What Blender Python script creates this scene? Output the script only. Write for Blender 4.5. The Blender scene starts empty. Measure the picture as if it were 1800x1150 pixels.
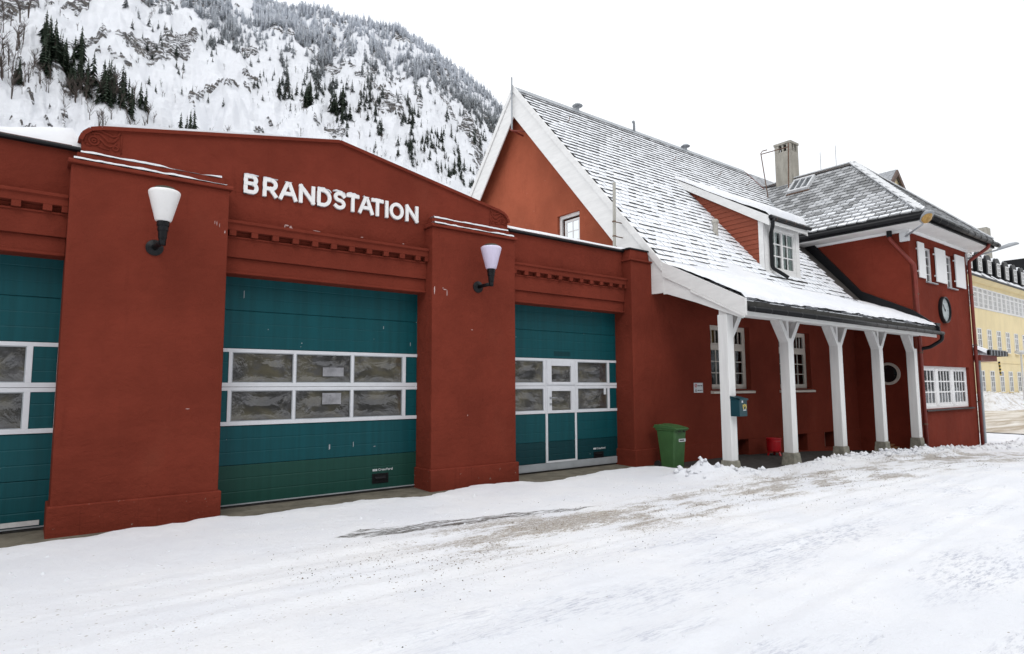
import bpy, math, random
import numpy as np
from mathutils import Vector, Matrix

random.seed(7); rng = np.random.default_rng(11)
S = bpy.context.scene
COL = S.collection

# ------------------------------------------------------------ camera, sky, sun, exposure
CAM = Vector((0.0, -10.3992, 1.4477))
yaw, pitch, roll, fpx = 0.6569, 0.096, -0.005, 1099.2
fw = Vector((math.sin(yaw) * math.cos(pitch), math.cos(yaw) * math.cos(pitch), math.sin(pitch)))
rt = Vector((math.cos(yaw), -math.sin(yaw), 0)); up = rt.cross(fw)
rt, up = rt * math.cos(roll) + up * math.sin(roll), up * math.cos(roll) - rt * math.sin(roll)
cd = bpy.data.cameras.new('camera'); cam = bpy.data.objects.new('camera', cd); COL.objects.link(cam)
cd.sensor_width = 36; cd.lens = fpx / 1800 * 36; cd.clip_start = 0.1; cd.clip_end = 4000
mw = Matrix((rt, up, -fw)).transposed().to_4x4(); mw.translation = CAM
cam.matrix_world = mw; S.camera = cam

w = bpy.data.worlds.new('World'); S.world = w; w.use_nodes = True
nt = w.node_tree; nt.nodes.clear()
SUN_EL, SUN_AZ = math.radians(48), math.radians(215)      # azimuth from +Y clockwise
sky = nt.nodes.new('ShaderNodeTexSky'); sky.sky_type = 'NISHITA'; sky.sun_disc = False
sky.sun_elevation = SUN_EL; sky.sun_rotation = SUN_AZ
b1 = nt.nodes.new('ShaderNodeBackground'); b1.inputs[1].default_value = 0.08
nt.links.new(sky.outputs[0], b1.inputs[0])
tc = nt.nodes.new('ShaderNodeTexCoord'); nz = nt.nodes.new('ShaderNodeTexNoise')
nz.inputs['Scale'].default_value = 1.6; nz.inputs['Detail'].default_value = 4
nt.links.new(tc.outputs['Generated'], nz.inputs['Vector'])
cr = nt.nodes.new('ShaderNodeValToRGB')
cr.color_ramp.elements[0].position = .3; cr.color_ramp.elements[0].color = (0.90, 0.92, 0.955, 1)
cr.color_ramp.elements[1].position = .72; cr.color_ramp.elements[1].color = (0.98, 0.99, 1.0, 1)
nt.links.new(nz.outputs[0], cr.inputs[0])
b2 = nt.nodes.new('ShaderNodeBackground')
sx = nt.nodes.new('ShaderNodeSeparateXYZ'); nt.links.new(tc.outputs['Generated'], sx.inputs[0])
ov = nt.nodes.new('ShaderNodeMapRange'); ov.inputs[1].default_value = 0; ov.inputs[2].default_value = 1; ov.inputs[3].default_value = 1.0; ov.inputs[4].default_value = 1.9
nt.links.new(sx.outputs[2], ov.inputs[0]); nt.links.new(ov.outputs[0], b2.inputs[1])   # an overcast sky is brighter overhead
nt.links.new(cr.outputs[0], b2.inputs[0])
mx = nt.nodes.new('ShaderNodeMixShader'); mx.inputs[0].default_value = 0.9
nt.links.new(b1.outputs[0], mx.inputs[1]); nt.links.new(b2.outputs[0], mx.inputs[2])
wo = nt.nodes.new('ShaderNodeOutputWorld'); nt.links.new(mx.outputs[0], wo.inputs[0])

sl = bpy.data.lights.new('sun', 'SUN'); sl.energy = 0.6; sl.angle = math.radians(25); sl.color = (1, .97, .93)
sun = bpy.data.objects.new('sun', sl); COL.objects.link(sun)
sd = Vector((math.sin(SUN_AZ) * math.cos(SUN_EL), math.cos(SUN_AZ) * math.cos(SUN_EL), math.sin(SUN_EL)))
sun.rotation_euler = sd.to_track_quat('Z', 'Y').to_euler()
S.view_settings.view_transform = 'Standard'; S.view_settings.look = 'None'
S.view_settings.exposure = 0.03; S.view_settings.gamma = 1; S.view_settings.use_curve_mapping = False

# ------------------------------------------------------------ helpers
class MB:
    def __init__(s): s.v = []; s.f = []; s.m = []; s.uv = []; s.cur = 0
    def face(s, pts, uv=None):
        n = len(s.v); s.v += [tuple(p) for p in pts]; s.f.append(tuple(range(n, n + len(pts)))); s.m.append(s.cur)
        s.uv.append(uv or [(0, 0)] * len(pts)); return s
    def raw(s, vs, fs):
        n = len(s.v); s.v += [tuple(p) for p in vs]
        for f in fs: s.f.append(tuple(i + n for i in f)); s.m.append(s.cur); s.uv.append([(0, 0)] * len(f))
        return s
    def box(s, x0, x1, y0, y1, z0, z1):
        v = [(x, y, z) for z in (z0, z1) for y in (y0, y1) for x in (x0, x1)]
        return s.raw(v, [(0, 2, 3, 1), (4, 5, 7, 6), (0, 1, 5, 4), (2, 6, 7, 3), (0, 4, 6, 2), (1, 3, 7, 5)])
    def hexa(s, p):   # 8 points: bottom ring 4, top ring 4
        return s.raw(p, [(3, 2, 1, 0), (4, 5, 6, 7), (0, 1, 5, 4), (1, 2, 6, 5), (2, 3, 7, 6), (3, 0, 4, 7)])
    def bar(s, a, b, wd, dp, upv=(0, 0, 1)):
        a = Vector(a); b = Vector(b); d = (b - a).normalized(); u = Vector(upv)
        sx = d.cross(u).normalized() * wd / 2; sy = sx.cross(d).normalized() * dp / 2
        return s.hexa([a - sx - sy, a + sx - sy, a + sx + sy, a - sx + sy, b - sx - sy, b + sx - sy, b + sx + sy, b - sx + sy])
    def prism(s, poly, ax, a, b):   # poly in the two other axes (order x,y / x,z / y,z)
        def P(q, t): return {'x': (t, q[0], q[1]), 'y': (q[0], t, q[1]), 'z': (q[0], q[1], t)}[ax]
        n = len(poly); vs = [P(q, a) for q in poly] + [P(q, b) for q in poly]
        fs = [tuple(range(n - 1, -1, -1)), tuple(range(n, 2 * n))] + [(i, (i + 1) % n, n + (i + 1) % n, n + i) for i in range(n)]
        return s.raw(vs, fs)
    def tube(s, path, r, seg=8, cap=True):
        path = [Vector(p) for p in path]; n = len(path); rr = r if isinstance(r, (list, tuple)) else [r] * n
        vs = []; d0 = (path[1] - path[0]).normalized(); u = d0.orthogonal().normalized()
        for i, p in enumerate(path):
            d = (path[min(i + 1, n - 1)] - path[max(i - 1, 0)]).normalized()
            u = (u - d * u.dot(d)).normalized(); q = d.cross(u)
            vs += [p + (u * math.cos(k * 2 * math.pi / seg) + q * math.sin(k * 2 * math.pi / seg)) * rr[i] for k in range(seg)]
        fs = [(i * seg + k, i * seg + (k + 1) % seg, (i + 1) * seg + (k + 1) % seg, (i + 1) * seg + k) for i in range(n - 1) for k in range(seg)]
        if cap: fs += [tuple(range(seg - 1, -1, -1)), tuple(range((n - 1) * seg, n * seg))]
        return s.raw(vs, fs)
    def lathe(s, prof, c, axis='z', seg=24):   # prof (radius, height along axis)
        c = Vector(c); vs = []
        for r, h in prof:
            for k in range(seg):
                a = k * 2 * math.pi / seg; p, q = r * math.cos(a), r * math.sin(a)
                vs.append(c + Vector({'z': (p, q, h), 'x': (h, p, q), 'y': (q, h, p)}[axis]))
        n = len(prof)
        fs = [(i * seg + k, i * seg + (k + 1) % seg, (i + 1) * seg + (k + 1) % seg, (i + 1) * seg + k) for i in range(n - 1) for k in range(seg)]
        if prof[0][0] > 1e-4: fs.append(tuple(range(seg - 1, -1, -1)))
        if prof[-1][0] > 1e-4: fs.append(tuple(range((n - 1) * seg, n * seg)))
        return s.raw(vs, fs)
    def mesh(s, name, mats, smooth=False):
        me = bpy.data.meshes.new(name); me.from_pydata([tuple(p) for p in s.v], [], s.f)
        for m in (mats if isinstance(mats, (list, tuple)) else [mats]): me.materials.append(m)
        me.polygons.foreach_set('material_index', s.m)
        uvl = me.uv_layers.new(name='UVMap'); flat = [c for f in s.uv for p in f for c in p]
        uvl.data.foreach_set('uv', flat)
        if smooth: me.polygons.foreach_set('use_smooth', [True] * len(me.polygons))
        me.update(); return me

def put(name, me, parent=None, loc=None, mtx=None, kind=None):
    o = bpy.data.objects.new(name, me); COL.objects.link(o)
    if loc is not None: o.location = loc
    if mtx is not None: o.matrix_world = mtx
    if parent is not None:
        o.parent = parent
        if parent.get('_o') is not None: o.matrix_parent_inverse = Matrix.Translation(-Vector(parent['_o']))
    if kind: o['kind'] = kind
    return o
def obj(name, mb, mats, parent=None, smooth=False, bevel=0, kind=None, loc=None):
    o = put(name, mb.mesh(name, mats, smooth), parent, loc, kind=kind)
    if bevel:
        b = o.modifiers.new('bevel', 'BEVEL'); b.width = bevel; b.segments = 2; b.limit_method = 'ANGLE'; b.angle_limit = .7
    return o
def thing(name, label, cat, loc=(0, 0, 0), group=None):
    o = bpy.data.objects.new(name, None); COL.objects.link(o); o.location = loc; o.empty_display_size = .2
    o['_o'] = tuple(map(float, loc)); tag(o, label, cat, group); return o
def tag(o, label, cat, group=None):
    o['label'] = label; o['category'] = cat
    if group: o['group'] = group
    return o

# value noise -------------------------------------------------
def _h(ix, iy, sd):
    n = (ix.astype(np.int64) * 374761393 + iy.astype(np.int64) * 668265263 + sd * 974634541) & 0xffffffff
    n = ((n ^ (n >> 13)) * 1274126177) & 0xffffffff
    return ((n ^ (n >> 16)) & 0xffff) / 65535.0
def vnoise(x, y, sd=0):
    ix = np.floor(x); iy = np.floor(y); fx = x - ix; fy = y - iy
    fx = fx * fx * (3 - 2 * fx); fy = fy * fy * (3 - 2 * fy)
    a = _h(ix, iy, sd); b = _h(ix + 1, iy, sd); c = _h(ix, iy + 1, sd); d = _h(ix + 1, iy + 1, sd)
    return (a * (1 - fx) + b * fx) * (1 - fy) + (c * (1 - fx) + d * fx) * fy
def fbm(x, y, oct=4, sd=0, gain=.5):
    t = 0; a = 1; s = 0
    for i in range(oct): t = t + a * vnoise(x * 2 ** i + 17.3 * i, y * 2 ** i - 9.1 * i, sd + i); s += a; a *= gain
    return t / s
def sstep(a, b, x): t = np.clip((x - a) / (b - a), 0, 1); return t * t * (3 - 2 * t)

# ------------------------------------------------------------ materials
class NT:
    def __init__(s, name):
        s.mat = bpy.data.materials.new(name); s.mat.use_nodes = True; s.t = s.mat.node_tree
        s.b = s.t.nodes['Principled BSDF']; s.out = s.t.nodes['Material Output']
    def n(s, typ, **k):
        o = s.t.nodes.new('ShaderNode' + typ)
        for a, v in k.items(): setattr(o, a, v)
        return o
    def l(s, a, b): s.t.links.new(a, b)
    def val(s, inp, v):
        if hasattr(v, 'is_output') or hasattr(v, 'links'): s.l(v, inp)
        else: inp.default_value = v
    def pos(s): return s.n('NewGeometry').outputs['Position']
    def objc(s): return s.n('TexCoord').outputs['Object']
    def mapped(s, vec, sc=(1, 1, 1), rot=(0, 0, 0), loc=(0, 0, 0)):
        m = s.n('Mapping'); s.l(vec, m.inputs[0]); m.inputs['Scale'].default_value = sc; m.inputs['Rotation'].default_value = rot
        m.inputs['Location'].default_value = loc; return m.outputs[0]
    def noise(s, vec, sc, det=4, rough=.5, dist=0):
        m = s.n('TexNoise'); s.l(vec, m.inputs['Vector']); m.inputs['Scale'].default_value = sc
        m.inputs['Detail'].default_value = det; m.inputs['Roughness'].default_value = rough; m.inputs['Distortion'].default_value = dist
        return m.outputs[0]
    def math(s, op, a, b=0.0, c=0.0):
        m = s.n('Math', operation=op)
        s.val(m.inputs[0], a); s.val(m.inputs[1], b); s.val(m.inputs[2], c); return m.outputs[0]
    def mr(s, x, a, b, c=0., d=1., smooth=True):
        m = s.n('MapRange'); m.interpolation_type = 'SMOOTHSTEP' if smooth else 'LINEAR'
        s.val(m.inputs[0], x); s.val(m.inputs[1], a); s.val(m.inputs[2], b); s.val(m.inputs[3], c); s.val(m.inputs[4], d); return m.outputs[0]
    def mix(s, f, a, b, mode='MIX'):
        m = s.n('Mix', data_type='RGBA', blend_type=mode); s.val(m.inputs[0], f)
        for i, v in ((6, a), (7, b)):
            if isinstance(v, tuple): m.inputs[i].default_value = (*v[:3], 1)
            else: s.l(v, m.inputs[i])
        return m.outputs[2]
    def xyz(s, v): m = s.n('SeparateXYZ'); s.l(v, m.inputs[0]); return m.outputs
    def base(s, c):
        if isinstance(c, tuple): s.b.inputs['Base Color'].default_value = (*c[:3], 1)
        else: s.l(c, s.b.inputs['Base Color'])
    def rough(s, r): s.val(s.b.inputs['Roughness'], r)
    def bump(s, h, st=.3, d=.02, prev=None):
        m = s.n('Bump'); s.l(h, m.inputs['Height']); m.inputs['Strength'].default_value = st; m.inputs['Distance'].default_value = d
        if prev: s.l(prev, m.inputs['Normal'])
        s.l(m.outputs[0], s.b.inputs['Normal']); return m.outputs[0]
    def spec(s, v): s.b.inputs['Specular IOR Level'].default_value = v

def stucco(name, c, chips=.80):
    t = NT(name); p = t.pos()
    big = t.noise(p, .55, 6, .6); col = t.mix(t.mr(big, .3, .7), tuple(x * .84 for x in c), tuple(min(x * 1.14, 1) for x in c))
    med = t.noise(p, 3.2, 5, .65); col = t.mix(t.mr(med, .45, .75, 0, .35), col, tuple(x * .78 for x in c))
    st = t.noise(t.mapped(p, (5, 5, .35)), 1.6, 4, .6); col = t.mix(t.mr(st, .58, .8, 0, .5), col, tuple(x * .66 for x in c))
    pal = t.noise(t.mapped(p, (1, 1, .6)), 1.1, 3); col = t.mix(t.mr(pal, .6, .8, 0, .22), col, (c[0] * 1.2, c[1] * 1.7, c[2] * 1.7))
    ch = t.noise(p, 7, 3, .7); col = t.mix(t.mr(ch, chips, chips + .02, 0, .8), col, (.55, .36, .3))
    t.base(col); t.rough(.9); t.spec(.08)
    b = t.bump(t.noise(p, 55, 3, .6), .35, .006); b = t.bump(t.noise(p, 2.4, 5, .6), .75, .06, b); b = t.bump(t.noise(t.mapped(p, (1, 1, 2.2), (0, .3, 0)), 9, 3, .6, .8), .3, .012, b)
    crk = t.noise(t.mapped(p, (1, 1, 3.5)), .9, 5, .6, .8)
    cr = t.math('ABSOLUTE', t.math('SUBTRACT', crk, .5)); t.bump(t.mr(cr, 0, .012), .25, .012, b)
    return t.mat
RED = (.170, .0325, .0195)
m_red = stucco('red_render', RED)
def plinth_mat():
    m = m_red.copy(); m.name = 'stained_plinth'; nt_ = m.node_tree; bs = nt_.nodes['Principled BSDF']; src = bs.inputs['Base Color'].links[0].from_socket
    g = nt_.nodes.new('ShaderNodeNewGeometry'); mp = nt_.nodes.new('ShaderNodeMapping'); mp.inputs['Scale'].default_value = (22, 22, .4); nt_.links.new(g.outputs['Position'], mp.inputs[0])
    n = nt_.nodes.new('ShaderNodeTexNoise'); n.inputs['Scale'].default_value = 1.5; n.inputs['Detail'].default_value = 3; nt_.links.new(mp.outputs[0], n.inputs['Vector'])
    r = nt_.nodes.new('ShaderNodeMapRange'); r.inputs[1].default_value = .64; r.inputs[2].default_value = .72; r.inputs[4].default_value = .6; nt_.links.new(n.outputs[0], r.inputs[0])
    x = nt_.nodes.new('ShaderNodeMix'); x.data_type = 'RGBA'; nt_.links.new(r.outputs[0], x.inputs[0]); nt_.links.new(src, x.inputs[6]); x.inputs[7].default_value = (.055, .012, .008, 1); nt_.links.new(x.outputs[2], bs.inputs['Base Color'])
    n2 = nt_.nodes.new('ShaderNodeTexNoise'); n2.inputs['Scale'].default_value = 9; n2.inputs['Detail'].default_value = 5; n2.inputs['Roughness'].default_value = .75; nt_.links.new(g.outputs['Position'], n2.inputs['Vector'])
    r2 = nt_.nodes.new('ShaderNodeMapRange'); r2.inputs[1].default_value = .66; r2.inputs[2].default_value = .68; nt_.links.new(n2.outputs[0], r2.inputs[0])
    x2 = nt_.nodes.new('ShaderNodeMix'); x2.data_type = 'RGBA'; nt_.links.new(r2.outputs[0], x2.inputs[0]); nt_.links.new(x.outputs[2], x2.inputs[6]); x2.inputs[7].default_value = (.30, .27, .23, 1); nt_.links.new(x2.outputs[2], bs.inputs['Base Color'])
    return m
m_plinth = plinth_mat()
m_gable = stucco('orange_red_render', (.33, .088, .047), .74)
m_tower = stucco('red_tower_render', (.172, .031, .0185), .79)

def paint(name, c, rough=.5, var=.1, dirt=(.3, .28, .25), amt=.25, grain=(1, 1, 1), sc=4, bump=.1, spec=.4, scr=None):
    t = NT(name); p = t.pos(); a = t.noise(t.mapped(p, grain), sc, 5, .6)
    col = t.mix(t.mr(a, .3, .7), tuple(x * (1 - var) for x in c), tuple(min(1, x * (1 + var)) for x in c))
    d = t.noise(t.mapped(p, grain), sc * 2.3, 6, .7); col = t.mix(t.mr(d, .58, .78, 0, amt), col, dirt)
    if scr: col = t.mix(t.mr(t.noise(p, 11, 2, .8), scr, scr + .02, 0, .8), col, (.6, .62, .62))
    t.base(col); t.rough(t.mr(d, .3, .7, rough * .85, min(1, rough * 1.15))); t.spec(spec)
    t.bump(t.noise(t.mapped(p, grain), sc * 6, 4, .6), bump, .01); return t.mat
m_white = paint('white_painted_wood', (.74, .735, .72), .55, .05, (.42, .38, .33), .35, (.6, .6, 3), 3, .2)
m_post = paint('white_post_paint', (.74, .74, .73), .55, .05, (.45, .42, .36), .3, (4, 4, .4), 2.5, .2)
m_cream = paint('cream_window_paint', (.58, .53, .47), .5, .06, (.3, .26, .22), .3)
m_alu = paint('white_aluminium', (.66, .67, .70), .35, .03, (.35, .35, .36), .2, (1, 1, 1), 5, .03)
m_teal = paint('teal_door_steel', (.0012, .062, .074), .45, .12, (.012, .10, .115), .35, (7, 7, .3), 1.5, .05, .25, .77)
m_green = paint('green_door_steel', (.010, .058, .045), .45, .1, (.02, .09, .07), .3, (7, 7, .3), 1.5, .05, .25, .78)
m_dteal = paint('dark_teal_door_steel', (.001, .036, .044), .45, .12, (.012, .07, .08), .3, (7, 7, .3), 1.5, .05, .25, .78)
m_black = paint('black_metal', (.006, .0065, .008), .42, .2, (.025, .025, .025), .4, sc=6, bump=.08, spec=.25)
m_zinc = paint('grey_zinc', (.33, .35, .37), .45, .1, (.18, .17, .16), .3, sc=3)
m_eaveboard = paint('mossy_eave_board', (.022, .021, .018), .7, .3, (.085, .085, .04), .6, (1, 1, 1), 5, .4)
m_conc = paint('old_concrete', (.20, .185, .16), .9, .2, (.07, .06, .05), .6, (1, 1, 1), 3, .6, .2)
m_apron = paint('mossy_concrete', (.15, .135, .105), .9, .25, (.045, .045, .022), .9, (1, 1, 1), 3.5, .6, .2)
m_granite = paint('granite_base', (.24, .23, .19), .85, .25, (.10, .10, .045), .7, (1, 1, 1), 9, .8, .25)
m_asphalt = paint('porch_asphalt', (.05, .047, .044), .92, .25, (.10, .09, .08), .5, (1, 1, 1), 8, .5, .2)
m_redwood = paint('red_boards', (.24, .055, .026), .7, .1, (.16, .03, .02), .3, (1, .5, 6), 4, .25)
m_redpipe = paint('red_painted_pipe', (.19, .030, .020), .5, .12, (.06, .02, .015), .5, sc=5, bump=.1)
m_lampwhite = paint('opal_lamp_shade', (.82, .81, .80), .35, .02, (.6, .58, .55), .3, sc=6, bump=.02)
m_lamplilac = paint('lilac_opal_lamp_shade', (.66, .60, .76), .35, .03, (.55, .5, .6), .3, (6, 6, .5), 4, .02)
m_bin = paint('green_bin_plastic', (.044, .115, .037), .5, .1, (.07, .12, .06), .3, sc=5, bump=.1)
m_letter = paint('white_letter', (.84, .83, .82), .4, .02, (.7, .68, .66), .2)
m_mail = paint('petrol_mailbox_metal', (.006, .045, .06), .4, .1, (.02, .06, .07), .3)
m_redcan = paint('red_can_metal', (.40, .006, .012), .35, .1, (.2, .01, .01), .3)
m_yellow = paint('yellow_paint', (.66, .50, .12), .5)
m_amber = paint('amber_lens', (.42, .25, .07), .3, .2, (.25, .13, .03), .5, sc=9)
m_shutter = paint('white_shutter', (.80, .80, .80), .55, .02, (.55, .55, .55), .2)
m_sheet = paint('sign_white', (.62, .64, .66), .4, .03)
m_pane_reflection = paint('pale_pane_reflection', (.26, .26, .275), .2, .25, (.10, .10, .105), .8, sc=5)  # tone of a bright window reflection, put into the colour
m_ink = paint('black_ink', (.02, .02, .02), .5)
m_redink = paint('red_ink', (.45, .03, .03), .5)
m_wall_y = paint('yellow_render', (.78, .66, .41), .9, .05, (.60, .45, .24), .35, (1, 1, .5), .8, .2, .1)
m_rust = paint('rusty_steel', (.13, .075, .05), .7, .3, (.07, .035, .02), .6, sc=8)
m_curtain = paint('pale_curtain', (.74, .80, .76), .9, .12, (.3, .34, .3), .5, (14, 14, .3), 2, .3)
m_curtain_warm = paint('warm_curtain', (.30, .17, .05), .9, .3, (.08, .05, .02), .6, (3, 3, 3), 3, .3)
m_room = paint('dark_room', (.02, .018, .016), .9, .3, (.035, .03, .028), .5, sc=2)
m_rubber = paint('black_rubber', (.015, .015, .015), .8)
m_granite_cap = paint('weathered_chimney', (.36, .34, .295), .9, .15, (.10, .095, .075), .75, (1.5, 1.5, .5), 3, .5, .2)

def glass(name, tint, transp=.55, bumpy=0):
    t = NT(name); t.t.nodes.remove(t.b)
    g = t.n('BsdfGlossy'); g.inputs['Roughness'].default_value = .02; g.inputs['Color'].default_value = (.9, .93, .95, 1)
    tr = t.n('BsdfTransparent'); tr.inputs[0].default_value = (*tint, 1)
    fr = t.n('Fresnel'); fr.inputs[0].default_value = 1.6
    m = t.n('MixShader'); t.l(fr.outputs[0], m.inputs[0]); t.l(tr.outputs[0], m.inputs[1]); t.l(g.outputs[0], m.inputs[2])
    t.l(m.outputs[0], t.out.inputs[0])
    b = t.n('Bump'); t.l(t.noise(t.pos(), 3.5, 2), b.inputs['Height']); b.inputs['Strength'].default_value = .12; b.inputs['Distance'].default_value = .05
    t.l(b.outputs[0], g.inputs['Normal']); t.l(b.outputs[0], fr.inputs['Normal'])
    return t.mat
m_glass = glass('window_glass', (.84, .88, .88))
def acrylic():
    t = NT('wavy_acrylic'); p = t.objc(); rnd = t.n('ObjectInfo').outputs['Random']; x, y, z = t.xyz(p)
    cx = t.n('CombineXYZ'); xx = t.math('MULTIPLY', x, x); zz = t.math('MULTIPLY', z, z)
    t.l(t.math('MULTIPLY', t.math('MULTIPLY', x, z), 9.), cx.inputs[0]); t.l(t.math('MULTIPLY', t.math('SUBTRACT', t.math('MULTIPLY', xx, .55), zz), 11.), cx.inputs[1]); t.l(t.math('MULTIPLY', rnd, 31.), cx.inputs[2])
    c2 = t.n('CombineXYZ'); t.l(x, c2.inputs[0]); t.l(t.math('MULTIPLY', z, 1.6), c2.inputs[1]); t.l(t.math('MULTIPLY', rnd, 57.), c2.inputs[2])
    st = t.noise(cx.outputs[0], 1.3, 4, .55, .4); blk = t.noise(c2.outputs[0], 1.5, 2, .45, .2); ww = t.noise(c2.outputs[0], 4.5, 2, .5)
    c = t.mix(t.mr(blk, .36, .62), (.034, .033, .032), (.100, .090, .062)); c = t.mix(t.mr(ww, .45, .7, 0, .7), c, (.075, .075, .08))
    c = t.mix(t.mr(st, .33, .52, .5, 0), c, (.030, .029, .027)); c = t.mix(t.mr(st, .56, .70, 0, .45), c, (.15, .145, .13))  # reflection streaks and blocks of interior tone are painted into the base colour
    t.base(c); t.rough(.03); t.spec(1.0)
    t.bump(t.math('ADD', st, t.math('MULTIPLY', blk, .9)), .34, .05); return t.mat
m_acryl = acrylic()

def snow_mat(name, dirt=False):
    t = NT(name); p = t.pos(); n = t.noise(p, .7, 5, .6)
    col = t.mix(t.mr(n, .35, .7), (.74, .755, .79), (.80, .805, .82))
    if dirt:
        x, y, z = t.xyz(p)
        # grit thrown along the tyre tracks that run beside the building
        ln = t.noise(t.mapped(p, (.65, 2.2, 1)), 1.0, 4, .6)
        wob = t.math('MULTIPLY', t.math('SUBTRACT', t.noise(t.mapped(p, (.15, .2, 1)), 1, 2), .5), 2.2)
        yy = t.math('ADD', y, wob)
        band = t.math('MULTIPLY', t.mr(yy, -6.4, -4.6), t.math('MULTIPLY', t.mr(yy, -2.3, -3.7), t.mr(x, 1.2, 5.2, .30, 1.)))
        fine = t.noise(t.mapped(p, (5, 15, 5)), 2.1, 7, .78)
        fine2 = t.noise(t.mapped(p, (9, 22, 9)), 3.3, 4, .75)
        thr = t.math('SUBTRACT', .81, t.math('MULTIPLY', band, t.mr(ln, .32, .62, .16, .40)))
        g = t.mr(t.math('SUBTRACT', t.math('MULTIPLY_ADD', fine2, .45, t.math('MULTIPLY', fine, .55)), thr), 0, .07)
        gc = t.mix(t.noise(p, 9, 2), (.12, .088, .055), (.33, .27, .19))
        haze = t.math('MULTIPLY', band, t.mr(ln, .38, .66, .02, .19)); col = t.mix(haze, col, (.52, .46, .40))
        g = t.math('MULTIPLY', g, t.mr(t.noise(t.mapped(p, (14, 26, 9)), 3., 4, .8), .30, .54)); col = t.mix(t.math('MULTIPLY', g, .85), col, gc)
        for sc_, lim in ((13, .10), (31, .13)):
            vo = t.n('TexVoronoi'); t.l(t.mapped(p, (1, 1.6, 1)), vo.inputs['Vector']); vo.inputs['Scale'].default_value = sc_
            vr = t.xyz(vo.outputs['Color'])[0]; keep = t.mr(vr, t.math('SUBTRACT', .985, t.math('MULTIPLY', band, t.mr(ln, .30, .65, .12, .62))), 1.0, 0, 1, False)
            keep = t.math('GREATER_THAN', keep, .001); sp = t.math('MULTIPLY', keep, t.mr(vo.outputs['Distance'], lim + .12, lim)); col = t.mix(t.math('MULTIPLY', sp, .8), col, gc)
        # bluish-grey polished ice showing through in streaks
        ic = t.noise(t.mapped(p, (.45, 1.7, 1), (0, 0, .15)), .8, 4, .6); icf = t.noise(t.mapped(p, (5, 26, 5), (0, 0, .12)), 1.3, 6, .75)
        far = t.math('MULTIPLY', t.mr(y, -4.9, -5.8), t.mr(x, .5, 4.5))
        im = t.math('MULTIPLY', t.math('MULTIPLY', t.mr(ic, .49, .66), far), t.mr(icf, .46, .64))
        col = t.mix(t.math('MULTIPLY', im, .75), col, (.36, .38, .46))
        # bare wet asphalt strip left open along the edge of the ploughed apron
        yl = t.math('ADD', y, t.math('ADD', 2.62, t.math('MULTIPLY', t.math('SUBTRACT', x, 3.3), .145)))
        yl = t.math('ADD', yl, t.math('MULTIPLY', t.math('SUBTRACT', t.noise(t.mapped(p, (1.4, 1.4, 1)), 1.3, 4, .6), .5), .34))
        env = t.math('MULTIPLY', t.mr(x, 3.0, 3.7), t.mr(x, 7.9, 6.2))
        wd = t.math('MULTIPLY', env, t.mr(x, 3.2, 7.5, .24, .12))
        bare = t.mr(t.math('SUBTRACT', wd, t.math('ABSOLUTE', yl)), 0.0, .06)
        bare = t.math('MULTIPLY', bare, t.math('MULTIPLY', t.mr(t.noise(t.mapped(p, (1.6, 11, 3), (0, 0, .14)), 2.0, 6, .75), .43, .52), t.mr(t.noise(t.mapped(p, (6, 30, 3)), 2.0, 4, .7), .36, .46)))
        col = t.mix(bare, col, t.mix(t.noise(p, 40, 2), (.045, .043, .040), (.16, .15, .13)))
        t.rough(t.mr(bare, 0, 1, .65, .4))
    else: t.rough(.65)
    t.base(col); t.spec(.3)
    t.b.inputs['Subsurface Weight'].default_value = 0
    b = t.bump(t.noise(p, 9, 6, .65), .35, .05)
    t.bump(t.noise(t.mapped(p, (12, 24, 12)) if dirt else p, 2.5 if dirt else 42, 6, .75), .55, .03, b); return t.mat
m_snow = snow_mat('fresh_snow'); m_ground = snow_mat('driven_snow', True)

def slate(name, z0, z1, c0, c1, ridge_bare, tint=(.115, .118, .125), nz1=.28, nz2=.5):
    """slate tile: UV.y runs up the exposed part, UV.x carries a random per tile; snow lodges on the upper part of each tile"""
    t = NT(name); p = t.pos(); uv = t.n('UVMap').outputs[0]; u, v, _ = t.xyz(uv); x, y, z = t.xyz(p)
    n = t.noise(t.mapped(p, (1.4, 1.4, 1.4)), 1.0, 5, .65); f = t.noise(t.mapped(p, (3, 6, 6)), 1.7, 4, .7)
    cov = t.math('ADD', t.mr(z, z0, z1, c0, c1, False), t.math('MULTIPLY', t.math('SUBTRACT', n, .5), nz1))
    cov = t.math('ADD', cov, t.math('MULTIPLY', t.math('SUBTRACT', f, .5), nz2))
    cov = t.math('ADD', cov, t.math('MULTIPLY', t.math('SUBTRACT', u, .5), .30))
    cov = t.math('MULTIPLY', cov, t.mr(z, ridge_bare + .5, ridge_bare, .35, 1.))
    sn = t.mr(t.math('SUBTRACT', v, t.math('SUBTRACT', 1.0, cov)), -.03, .06)
    c = t.mix(u, tuple(a * .55 for a in tint), tuple(a * 1.6 for a in tint)); c = t.mix(t.mr(t.noise(p, 6, 5, .7), .5, .75, 0, .5), c, (.10, .10, .07))
    t.base(t.mix(sn, c, (.84, .86, .89))); t.rough(t.mr(sn, 0, 1, .55, .7)); t.spec(.35)
    t.bump(t.math('ADD', t.math('MULTIPLY', sn, 1.2), t.math('MULTIPLY', t.noise(p, 30, 4), .35)), .6, .02); return t.mat
m_slate_h = slate('snowy_slate', 3.6, 11.4, 1.12, .86, 11.05, (.07, .07, .075), .28, .36)
m_slate_rear = paint('distant_slate', (.30, .31, .325), .7, .5, (.07, .07, .075), .9, (1, 1, 5), 2.2)
m_slate_t = slate('grey_slate', 7.1, 9.0, .70, .0, 20, (.28, .285, .29), .45, .55)

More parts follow.
